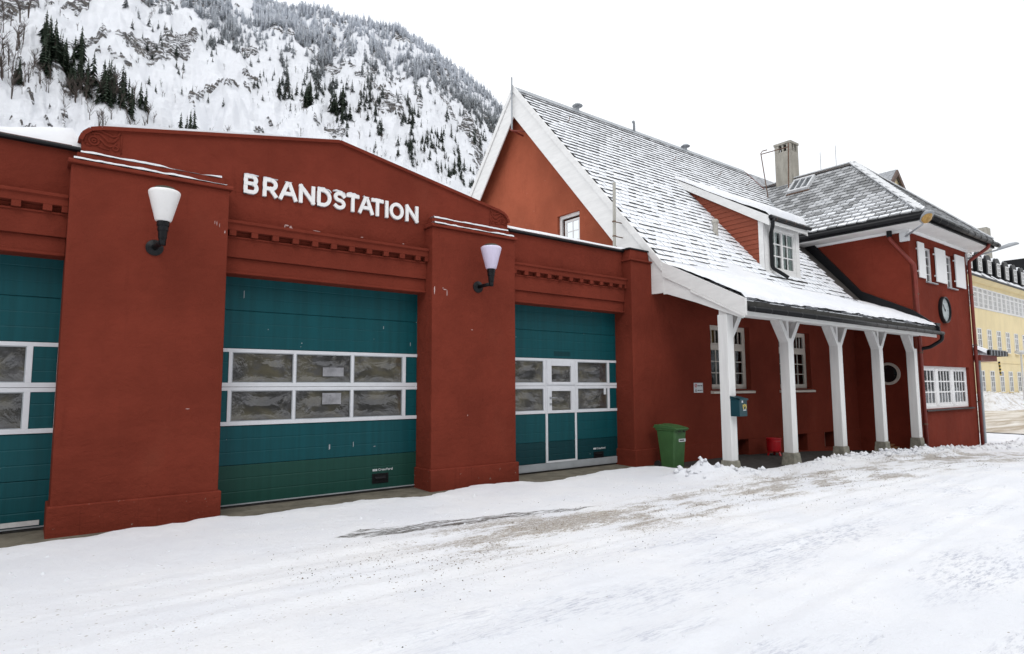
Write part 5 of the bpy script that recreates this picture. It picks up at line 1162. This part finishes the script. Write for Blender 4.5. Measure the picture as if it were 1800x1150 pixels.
# down pipes
obj('outlet', MB().tube([(TX0 - .18, -1.45, 7.0), (TX0 - .18, -1.45, 6.62)], .085, 12), m_black, TB)
downpipe('downpipe', [(TX0 - .18, -1.45, 6.62), (TX0 - .18, -1.47, 6.52), (TX0 + .02, TY - .12, 5.55), (TX0 + .10, TY - .10, 5.35), (TX0 + .14, TY - .10, -1.0)], .062, m_redpipe, TB, [(TX0 + .125, TY - .10, 4.55), (TX0 + .13, TY - .10, 2.55), (TX0 + .137, TY - .10, .15)])
obj('drain_socket', MB().tube([(TX0 + .14, TY - .10, -.78), (TX0 + .14, TY - .10, -1.2)], .095, 12), m_zinc, TB)
downpipe('downpipe', [(24.02, -2.70, 3.14), (24.02, -2.70, 2.95), (23.98, -2.35, 2.72), (23.93, TY - .12, 2.68), (23.925, TY - .10, 2.5)], .06, m_black, HS)
downpipe('downpipe', [(29.42, OY - .05, 6.98), (29.42, OY - .03, 6.8), (29.44, TY - .10, 6.35), (29.44, TY - .10, -1.3)], .062, m_redpipe, TB, [(29.44, TY - .10, 5.0), (29.44, TY - .10, 3.0), (29.44, TY - .10, .8)])
# side entrance canopy
CN = obj('canopy', MB().box(29.52, 31.5, -2.20, .6, 2.40, 2.62), m_redpipe, TB)
obj('canopy_roof', MB().raw([(29.5, -2.42, 2.66), (31.72, -2.42, 2.66), (31.72, .8, 2.66), (29.5, .8, 2.66), (29.5, -1.6, 3.15), (30.6, -1.6, 3.15), (30.6, .2, 3.15), (29.5, .2, 3.15)], [(0, 1, 5, 4), (1, 2, 6, 5), (2, 3, 7, 6), (4, 5, 6, 7)]), m_snow, CN)
obj('canopy_gutter', MB().box(29.52, 31.75, -2.50, -2.40, 2.60, 2.80), m_black, CN, bevel=.02); obj('canopy_gutter', MB().box(31.72, 31.82, -2.50, .8, 2.60, 2.80), m_black, CN, bevel=.02)
for k in range(6): obj('gutter_bracket', MB().box(29.7 + k * .36, 29.74 + k * .36, -2.515, -2.39, 2.60, 2.83), m_zinc, CN)
obj('canopy_post', MB().box(29.62, 29.78, -2.12, -2.0, -1.5, 2.6), m_bluegrey if False else paint('blue_grey_post', (.26, .30, .33), .5), CN, bevel=.01)
# clock -------------------------------------------------------
CK = thing('wall_clock', 'round station clock with white dial and black rim on the red tower wall', 'clock', (26.6, TY, 4.2))
cc = (26.6, TY, 4.20); m = MB(); m.lathe([(.43, -.02), (.43, -.10), (.455, -.12), (.485, -.11), (.495, -.06), (.495, 0)], cc, 'y', 44); obj('rim', m, m_black, CK, smooth=False)
m = MB(); m.face([(cc[0] + .44 * math.cos(t), TY - .05, cc[2] + .44 * math.sin(t)) for t in np.linspace(0, -2 * math.pi, 44, False)]); obj('dial', m, paint('clock_dial', (.42, .47, .48), .4, .06, (.4, .38, .33), .4), CK)
tk = MB()
for h in range(12):
    a = math.radians(h * 30); c_, s_ = math.sin(a), math.cos(a); L0 = .30 if h % 3 else .27; tk.bar((cc[0] + c_ * L0, TY - .055, cc[2] + s_ * L0), (cc[0] + c_ * .37, TY - .055, cc[2] + s_ * .37), .026 if h % 3 else .04, .006, (0, 1, 0))
obj('hour_marks', tk, m_zinc, CK, kind=None)
for nm, deg, L, wd__ in (('hour_hand', -38, .25, .035), ('minute_hand', -47, .36, .024)):
    a = math.radians(deg); obj(nm, MB().bar((cc[0] - math.sin(a) * .07, TY - .062 - .004 * (nm[0] == 'm'), cc[2] - math.cos(a) * .07), (cc[0] + math.sin(a) * L, TY - .062 - .004 * (nm[0] == 'm'), cc[2] + math.cos(a) * L), wd__, .004, (0, 1, 0)), m_black, CK)
obj('hub', MB().lathe([(.03, -.058), (.03, -.075), (0, -.075)], cc, 'y', 12), m_black, CK)
# street lamps on the tower
def bracket_lamp(label, wall, tip, head, hw, lens):
    L = thing('street_lamp', label, 'lamp', wall); W, T_, H = Vector(wall), Vector(tip), Vector(head)
    d = (H - T_).normalized(); m = MB(); m.tube([W, W * .15 + T_ * .85, T_], .032, 8); obj('arm', m, m_zinc, L, smooth=True)
    s = d.cross(Vector((0, 0, 1))).normalized(); u = s.cross(d)
    rings = [(0, .05, .05), (.10, .10, .075), (.25, .8, .11), (.6, 1.0, .13), (.9, .85, .10), (1.0, .45, .05)]
    vs = []; fs = []; seg = 14; HL = (H - T_).length
    for (f, k, hh) in rings:
        c = T_ + d * HL * f
        for i in range(seg):
            t = 2 * math.pi * i / seg; e = math.sin(t); vs.append(c + s * math.cos(t) * hw * max(k, .12) + u * (e * hh if e > 0 else e * .03))
    n = len(rings)
    fs = [(i * seg + k, i * seg + (k + 1) % seg, (i + 1) * seg + (k + 1) % seg, (i + 1) * seg + k) for i in range(n - 1) for k in range(seg)] + [tuple(range(seg)), tuple(range((n - 1) * seg, n * seg))]
    obj('head', MB().raw(vs, fs), m_zinc, L, smooth=True)
    if lens:
        vs = []; c = T_ + d * HL * .57 - u * .02
        for ring, (k, dz) in enumerate(((.9, 0), (.8, -.07), (.5, -.12))):
            for i in range(16): t = 2 * math.pi * i / 16; vs.append(c + d * math.cos(t) * HL * .38 * k + s * math.sin(t) * hw * .92 * k + u * dz)
        fs = [(r * 16 + i, r * 16 + (i + 1) % 16, (r + 1) * 16 + (i + 1) % 16, (r + 1) * 16 + i) for r in range(2) for i in range(16)] + [tuple(range(32, 48))]
        obj('lens', MB().raw(vs, fs), m_amber, L, smooth=True)
    return L
l1 = bracket_lamp('street lamp with amber lens on a bracket at the near corner of the red tower', (23.72, -1.9, 6.55), (22.62, -2.82, 6.62), (22.02, -3.26, 6.86), .17, True)
obj('junction_box', MB().box(23.66, 23.785, -2.03, -1.74, 6.40, 6.72), m_zinclight, l1, bevel=.01)
l2 = bracket_lamp('slim grey street lamp reaching out from the far corner of the red tower', (29.46, -2.0, 6.47), (30.27, -2.81, 6.79), (30.82, -3.36, 7.02), .13, False)
obj('wall_plate', MB().box(29.40, 29.52, -2.03, -1.972, 6.22, 6.68), m_zinclight, l2)

# ------------------------------------------------------------ things by the wall
# lean pole strapped beside the gable
PL = thing('scaffold_pole', 'weathered grey pole strapped upright beside the white bargeboard', 'pole', (12.2, .95, 4.9))
obj('pole', MB().tube([(12.22, .95, 4.85), (12.27, .95, 6.95)], .045, 10), paint('weathered_pole', (.38, .37, .33), .8, .15, (.2, .18, .15), .6, (6, 6, .8), 3), PL)
for z in (5.45, 5.85): obj('strap', MB().tube([(12.235, .95, z), (12.235, .95, z + .03)], .056, 10).tube([(12.235, .95, z + .015), (12.56, .95, z + .015)], .014, 6), m_rust, PL)
# wheelie bin
BX0, BX1, BY0, BY1 = 12.22, 12.66, -.86, -.30; gz = -.54
BN = thing('wheelie_bin', 'green plastic wheelie bin standing against the dark red wall', 'bin', ((BX0 + BX1) / 2, -.5, gz))
i_ = .02; m = MB(); m.hexa([(BX0 + i_, BY0 + .08, gz + .02), (BX1 - i_, BY0 + .08, gz + .02), (BX1 - i_, BY1 - .12, gz + .02), (BX0 + i_, BY1 - .12, gz + .02), (BX0, BY0, gz + .96), (BX1, BY0, gz + .96), (BX1, BY1, gz + .96), (BX0, BY1, gz + .96)])
bb = obj('body', m, m_bin, BN, bevel=.03); obj('rim', MB().box(BX0 - .015, BX1 + .015, BY0 - .03, BY1 + .02, gz + .925, gz + .975), m_bin, BN, bevel=.012)
m = MB(); m.prism([(BY0 - .07, gz + .955), (BY0 - .07, gz + .985), (BY0 - .02, gz + 1.005), (BY0 + .2, gz + 1.05), (BY1 - .1, gz + 1.075), (BY1 + .05, gz + 1.06), (BY1 + .06, gz + .98)], 'x', BX0 - .022, BX1 + .022); obj('lid', m, m_bin, BN, bevel=.012)
obj('lid_rib', MB().prism([(BY0 + .1, gz + 1.02), (BY0 + .15, gz + 1.052), (BY1 - .12, gz + 1.088), (BY1 - .05, gz + 1.06)], 'x', BX0 + .10, BX1 - .10), m_bin, BN, bevel=.008)
m = MB(); m.tube([(BX0 + .02, BY1 + .10, gz + 1.0), (BX1 - .02, BY1 + .10, gz + 1.0)], .016, 8); m.box(BX0 + .05, BX0 + .09, BY1, BY1 + .1, gz + .97, gz + 1.01); m.box(BX1 - .09, BX1 - .05, BY1, BY1 + .1, gz + .97, gz + 1.01); obj('handle', m, m_bin, BN)
for x in (BX0 - .01, BX1 - .04): obj('wheel', MB().lathe([(.0, 0), (.06, 0), (.07, .01), (.10, .0), (.10, .05), (.07, .045), (.06, .05), (0, .05)], (x, BY1 - .02, gz + .10), 'x', 20), m_rubber, BN)
lb = MB(); lb.box(BX0 + .17, BX0 + .42, BY0 + .015, BY0 + .022, gz + .665, gz + .735); obj('label', lb, m_sheet, bb)
mk = MB(); xx = BX0 + .19
for wv in (.03, .02, .035, .02, .03, .025, .02): mk.box(xx, xx + wv * .7, BY0 + .012, BY0 + .015, gz + .685, gz + .717); xx += wv
obj('print', mk, m_ink, bb)
m = MB(); m.box(BX0 + .10, BX0 + .17, BY0 - .045, BY0 - .03, gz + .905, gz + .925); m.box(BX1 - .17, BX1 - .10, BY0 - .045, BY0 - .03, gz + .905, gz + .925); obj('lift_slots', m, m_rubber, BN)
# notice on the wall
NS = thing('notice_sign', 'small white notice with red and black pictograms on the red wall above the bin', 'sign', (14.37, -.01, 1.41))
obj('plate', MB().box(14.18, 14.57, -.012, -.002, 1.275, 1.54), m_sheet, NS)
m = MB(); m.tube([(14.255 + .04 * math.cos(t), -.014, 1.465 + .045 * math.sin(t)) for t in np.linspace(0, 6.2832, 14)], .008, 4); m.bar((14.228, -.0155, 1.435), (14.282, -.0155, 1.497), .012, .002, (0, 1, 0)); obj('pictogram', m, m_redink, NS)
m = MB(); m.bar((14.222, -.0145, 1.31), (14.255, -.0145, 1.385), .009, .002, (0, 1, 0)); m.bar((14.288, -.016, 1.31), (14.255, -.016, 1.385), .009, .002, (0, 1, 0)); m.box(14.22, 14.29, -.0175, -.0125, 1.303, 1.312); m.box(14.246, 14.264, -.0145, -.0125, 1.33, 1.35); obj('pictogram', m, m_ink, NS)
for z in (1.462, 1.338):
    m = MB(); x = 14.325; r = random.Random(int(z * 100))
    while x < 14.54: wv = r.uniform(.010, .018); m.box(x, x + wv, -.0145, -.0125, z - .012, z + r.uniform(.006, .016)); x += wv + (.014 if r.random() < .2 else .004)
    obj('print', m, m_ink, NS)
# mailbox on the first post
MX0, MX1, MY0, MY1, MZ0, MZ1 = 12.60, 12.90, -2.36, -2.128, .77, 1.16
MBX = thing('mailbox', 'dark petrol blue mailbox with gold emblem hung on the first white porch post', 'mailbox', (12.75, -2.2, .77))
obj('box', MB().box(MX0, MX1, MY0, MY1, MZ0, MZ1), m_mail, MBX, bevel=.008); obj('lid', MB().prism([(MY0 - .03, MZ1 - .03), (MY0 - .03, MZ1 + .005), (MY1 + .0, MZ1 + .065), (MY1 + .0, MZ1 + .003), (MY0 - .004, MZ1 + .003), (MY0 - .02, MZ1 - .03)], 'x', MX0 - .012, MX1 + .012), m_mail, MBX, bevel=.004)
e = MB(); cx_, cz_ = MX0 + .195, MZ0 + .235; y_ = MY0 - .002
for k in range(5):
    x = cx_ - .06 + k * .03; e.box(x - .010, x + .010, y_ - .001, y_, cz_ - .005 + (.012 if k == 2 else 0), cz_ + .030 + (.012 if k == 2 else 0))
e.bar((cx_ - .065, y_ - .002, cz_ - .01), (cx_ - .04, y_ - .002, cz_ - .075), .022, .002, (0, 1, 0)); e.bar((cx_ + .065, y_ - .002, cz_ - .01), (cx_ + .04, y_ - .002, cz_ - .075), .022, .002, (0, 1, 0)); e.tube([(cx_ + .035 * math.cos(t), y_ - .002, cz_ - .04 + .03 * math.sin(t)) for t in np.linspace(.6, 2.55, 8)], .005, 4)
obj('emblem', e, m_yellow, MBX); obj('name_strip', MB().box(cx_ - .06, cx_ + .06, y_ - .001, y_, cz_ - .105, cz_ - .085), m_sheet, MBX); obj('sticker', MB().box(MX0 + .085, MX0 + .14, y_ - .001, y_, MZ1 - .085, MZ1 - .035), m_sheet, MBX)
# red litter can
RC = thing('litter_can', 'small red metal litter can on short legs under the porch', 'bin', (17.15, -.5, -.6))
cx_, cy_ = 17.14, -.52; fz = float(gbase(np.array([cx_]), np.array([0.]))[0]) - .05
obj('body', MB().lathe([(.0, .13), (.185, .13), (.195, .14), (.20, .40), (.212, .41), (.202, .425), (.204, .47), (.215, .485), (.205, .50), (.19, .50), (.18, .3), (0, .3)], (cx_, cy_, fz), 'z', 28), m_redcan, RC)
for k in range(3): a = k * 2.094 + .5; obj('leg', MB().bar((cx_ + .14 * math.cos(a), cy_ + .14 * math.sin(a), fz + .14), (cx_ + .20 * math.cos(a), cy_ + .20 * math.sin(a), fz), .06, .025), m_redcan, RC)
hl = obj('handle', MB().tube([(cx_ - .20, cy_, fz + .45), (cx_ - .26, cy_ - .02, fz + .47), (cx_ - .29, cy_ - .1, fz + .48)], .012, 6), m_redcan, RC)
# timber left by the tower wall
WD = thing('timber_heap', 'brown boards lying in the dark corner of the porch by the tower', 'timber', (22.9, -1.3, -.75))
m_wood = paint('wet_brown_boards', (.16, .07, .025), .7, .3, (.05, .03, .02), .5, (1, 1, 5), 4)
for k in range(3): obj('board', MB().bar((22.2 + .1 * k, -1.5 + .16 * k, -.66 + .05 * k), (23.4, -1.35 + .14 * k, -.62 + .07 * k), .16, .035), m_wood, WD)
# striped marker hanging from the canopy
HM = thing('striped_marker', 'yellow and black striped marker hanging from the side canopy', 'height marker', (31.4, -2.25, 1.95))
for k in range(8): obj('stripe', MB().tube([(31.42 + .012 * k, -2.28, 2.39 - .07 * k), (31.42 + .012 * (k + 1), -2.28, 2.39 - .07 * (k + 1))], .035, 8), (m_yellow if k % 2 else m_black), HM)
# clods of ploughed snow along the ridge
cl = MB(); r = random.Random(3)
for i in range(560):
    x = r.uniform(10.6, 31.5); y = np.interp(x, [10.6, 11.2, 12.6, 14, 23, 24, 32], [-2.1, -2.3, -2.75, -2.8, -2.8, -2.55, -2.5]) + r.gauss(-.02, .22); R = min(.085, abs(r.gauss(0, .030)) + .012)
    if 12.4 < x < 15.5 and r.random() < .75: continue
    if 10.6 < x < 12.3 and r.random() < .3: R *= 1.3
    z = float(gheight(np.array([x]), np.array([y]))[0]) + R * .35
    b0 = r.random() * 6; vs = []; fs = []
    for a_, rr2 in ((-.75, .66), (0, 1), (.75, .66)):
        for k in range(6): t = b0 + k * 1.047 + a_ * .3; q = R * rr2 * r.uniform(.55, 1.3); vs.append((x + q * math.cos(t), y + q * math.sin(t), z + a_ * R * r.uniform(.4, .85)))
    vs.append((x, y, z + R)); fs = [(j * 6 + k, j * 6 + (k + 1) % 6, j * 6 + 6 + (k + 1) % 6, j * 6 + 6 + k) for j in range(2) for k in range(6)] + [(12 + k, 12 + (k + 1) % 6, 18) for k in range(6)]
    cl.raw(vs, fs)
tag(obj('snow_clods', cl, m_snow, None, smooth=True, kind='stuff'), 'lumps of ploughed snow heaped along the porch', 'snow')

gr = MB(); r = random.Random(8); gr_n = 0
def grit(cx, cy, R, mi):
    z = float(gheight(np.array([cx]), np.array([cy]))[0]); b0 = r.random() * 6; gr.cur = mi
    vs = [(cx + R * math.cos(b0 + k * 1.57) * r.uniform(.6, 1.4), cy + R * math.sin(b0 + k * 1.57) * r.uniform(.6, 1.2), z - .004) for k in range(4)] + [(cx, cy, z + R * r.uniform(.5, .9))]
    gr.raw(vs, [(0, 1, 4), (1, 2, 4), (2, 3, 4), (3, 0, 4)])
for i in range(4200):
    x = 2.2 + 22 * r.random() ** 1.1; y = -4.1 + .12 * math.sin(x) + r.gauss(0, .75)
    if y > -1.2 or vnoise(np.array([x * .9]), np.array([y * 2.6]), 5)[0] < .46: continue
    grit(x, y, r.uniform(.004, .012) * (1 + x * .03), 0 if r.random() < .7 else 1)
for i in range(1500):
    x = r.uniform(-1, 22); y = r.uniform(-9.5, -1.2); grit(x, y, r.uniform(.006, .028) * (1 if r.random() < .9 else 1.6), 2)
m_grit = paint('brown_grit', (.13, .10, .065), .9, .4, (.25, .21, .15), .5, sc=30); m_grit2 = paint('dark_grit', (.05, .047, .045), .9)
tag(obj('road_grit', gr, [m_grit, m_grit2, m_ground], None, kind='stuff'), 'brown grit and crumbs of snow scattered over the driven snow', 'grit')

# ------------------------------------------------------------ the yellow building across the road
YB = thing('yellow_building', 'long pale yellow building with rows of white windows and black arched dormers', 'building', (90, 16, -1.2))
FY = 12.0; XA, XB = 66.0, 130.0
obj('wall', MB().box(XA, XB, FY, FY + 14, -2, 12.75), m_wall_y, YB)
obj('cornice', MB().prism([(FY - .55, 13.0), (FY - .55, 12.9), (FY - .15, 12.55), (FY + .1, 12.5), (FY + .1, 13.0)], 'x', XA, XB), m_wall_y, YB); obj('string_course', MB().box(XA, XB, FY - .06, FY + .02, 3.9, 4.05), m_wall_y, YB)
obj('eave_gutter', MB().tube([(XA, FY - .62, 13.02), (XB, FY - .62, 13.02)], .12, 8), m_black, YB)
obj('mansard', MB().prism([(FY - .6, 13.05), (FY + .35, 13.9), (FY + 1.6, 16.6), (FY + 7, 20.2), (FY + 13.4, 16.6), (FY + 14.5, 13.05)], 'x', XA, XB), m_black, YB)
XX, YY = np.meshgrid(np.linspace(XA, XB, 400), np.linspace(FY + 1.55, FY + 7, 14)); ZZ = 16.65 + (YY - FY - 1.6) * (3.6 / 5.4) + .14 + .10 * fbm(XX * .5, YY, 3, 2); put('roof_snow', grid_mesh('roof_snow', XX, YY, ZZ, m_snow), YB)
XX, YY = np.meshgrid(np.linspace(XA, XB, 700), np.linspace(FY - .58, FY + .5, 9)); fz_ = fbm(XX * 1.1, YY * 1.5, 4, 8); ZZ = 13.06 + (YY - FY + .6) * .9 + .16 * sstep(.47, .60, fz_) - .05; put('eave_snow', grid_mesh('eave_snow', XX, YY, ZZ, m_snow), YB)
def far_window(wd, ht, nx, nz):
    m = MB(); t_ = .09; m.box(-wd / 2, -wd / 2 + t_, 0, .1, 0, ht); m.box(wd / 2 - t_, wd / 2, 0, .1, 0, ht); m.box(-wd / 2 + t_, wd / 2 - t_, 0, .1, ht - t_, ht); m.box(-wd / 2 + t_, wd / 2 - t_, 0, .1, 0, t_)
    for i in range(1, nx): u = -wd / 2 + wd * i / nx; q = .045 if (nx == 2 or i == nx // 2) else .025; m.box(u - q, u + q, .02, .09, t_, ht - t_)
    for k in range(1, nz): z = ht * k / nz; q = .05 if k == nz - 1 else .025; m.box(-wd / 2 + t_, wd / 2 - t_, .021, .089, z - q, z + q)
    return m.mesh('window', m_shutter), MB().face([(-wd / 2, .06, 0), (wd / 2, .06, 0), (wd / 2, .06, ht), (-wd / 2, .06, ht)]).mesh('pane', m_farglass)
m_farglass = paint('far_window_glass', (.20, .21, .21), .15, .5, (.5, .5, .48), .5, (1, 1, 1), .6, 0, .5)
def row(x0, dx, n, z, wd, ht, nx, nz, y, sill=True):
    fm, pm = far_window(wd, ht, nx, nz); sm = MB().box(-wd / 2 - .1, wd / 2 + .1, -.12, .05, -.1, 0).mesh('window_sill', m_wall_y); rv = MB().box(-wd / 2 - .0, wd / 2, .0, .02, 0, ht).mesh('x', m_room)
    for i in range(n):
        o = put('window', fm, YB, (x0 + dx * i, y, z)); q = bpy.data.objects.new('pane', pm); COL.objects.link(q); q.parent = o
        if sill: q = bpy.data.objects.new('window_sill', sm); COL.objects.link(q); q.parent = o
row(77.3 - 6.6, 3.28, 15, .62, 1.35, 2.36, 2, 4, FY - .10); row(77.3 - 6.6, 3.28, 15, 5.05, 1.35, 2.48, 2, 4, FY - .10)
row(73.6, 1.62, 30, 9.78, 1.36, 2.20, 4, 4, FY - .10, False)
obj('window_band', MB().box(72.7, 122, FY - .03, FY - .002, 9.70, 12.05), m_shutter, YB)
for i in range(14):
    x = 76.35 + i * 3.22; prof = [(x - .95, 13.9)] + [(x - .95 * math.cos(t), 15.45 + .75 * math.sin(t)) for t in np.linspace(0, math.pi, 9)] + [(x + .95, 13.9)]
    dm = obj('dormer', MB().prism(prof, 'y', FY + .05, FY + 2.2), m_black, YB)
    fm = MB(); fm.box(x - .55, x - .45, FY - .03, FY + .04, 14.0, 15.55); fm.box(x + .45, x + .55, FY - .03, FY + .04, 14.0, 15.55); fm.box(x - .45, x + .45, FY - .03, FY + .04, 15.45, 15.55); fm.box(x - .45, x + .45, FY - .03, FY + .04, 14.0, 14.1); fm.box(x - .04, x + .04, FY - .02, FY + .04, 14.1, 15.45)
    for z in (14.55, 15.0): fm.box(x - .45, x + .45, FY - .019, FY + .039, z - .03, z + .03)
    obj('window', fm, m_shutter, dm); obj('pane', MB().face([(x - .45, FY + .03, 14.1), (x + .45, FY + .03, 14.1), (x + .45, FY + .03, 15.45), (x - .45, FY + .03, 15.45)]), m_farglass, dm)
    sn = MB(); ps = [(x - 1.02 * math.cos(t), 15.47 + .82 * math.sin(t)) for t in np.linspace(.35, math.pi - .2, 9)]; sn.prism(ps + [(x - .96 * math.cos(t), 15.46 + .76 * math.sin(t)) for t in np.linspace(math.pi - .2, .35, 9)], 'y', FY + .3, FY + 2.6); obj('snow', sn, m_snow, dm)
obj('chimney', MB().box(99.5, 101.0, 15.5, 17, 17, 22.3), m_granite_cap, YB); obj('roof_box', MB().box(119, 126, FY + 4, FY + 7, 18, 20.6), m_black, YB)
# second yellow gable behind the tower roof
YG = thing('yellow_gable_house', 'yellow gable with brown edge showing above the tower roof', 'building', (112, 34, 0))
obj('wall', MB().prism([(104.0, -1), (118, -1), (118, 28.4), (110.2, 35.9), (104.0, 29.9)], 'y', 30, 48), m_wall_y, YG)
obj('roof', MB().prism([(103.4, 29.4), (110.2, 36.0), (110.2, 36.5), (103.2, 29.8)], 'y', 29.7, 48.4).prism([(110.21, 36.0), (118.6, 28.0), (118.8, 28.4), (110.21, 36.5)], 'y', 29.7, 48.4), m_slate_rear, YG)
obj('verge_board', MB().prism([(103.6, 29.1), (110.2, 35.5), (118.4, 27.6), (118.6, 28.1), (110.2, 36.4), (103.2, 29.7)], 'y', 29.45, 29.69), paint('brown_verge', (.13, .085, .07), .7), YG)
obj('window', MB().box(111.4, 112.4, 29.9, 30.02, 31.0, 32.2), m_room, YG)
RH = thing('rear_house', 'snow dusted hipped roof of a further house peeping out left of the chimney', 'building', (40, 13, -1))
obj('wall', MB().box(34, 46.5, 10, 17.5, -1, 11.6), m_red, RH)
obj('roof', MB().raw([(33.2, 9.2, 11.5), (47.4, 9.2, 11.5), (47.4, 18, 11.5), (33.2, 18, 11.5), (39.3, 13.2, 16.3), (42.5, 13.2, 16.3)], [(0, 1, 5, 4), (0, 4, 3), (3, 4, 5, 2), (1, 2, 5)]), m_slate_rear, RH)
# street lamp in front of it
SL = thing('street_lamp', 'far pale street lamp post in front of the yellow building', 'lamp', (82.5, 9, -1))
obj('post', MB().tube([(82.5, 9, -1.5), (82.5, 9, 4.7)], [.11, .08], 8), m_zinclight, SL); obj('head', MB().lathe([(.1, 4.6), (.55, 4.8), (.5, 5.0), (0, 5.05)], (82.5, 9, 0), 'z', 14), m_zinclight, SL)
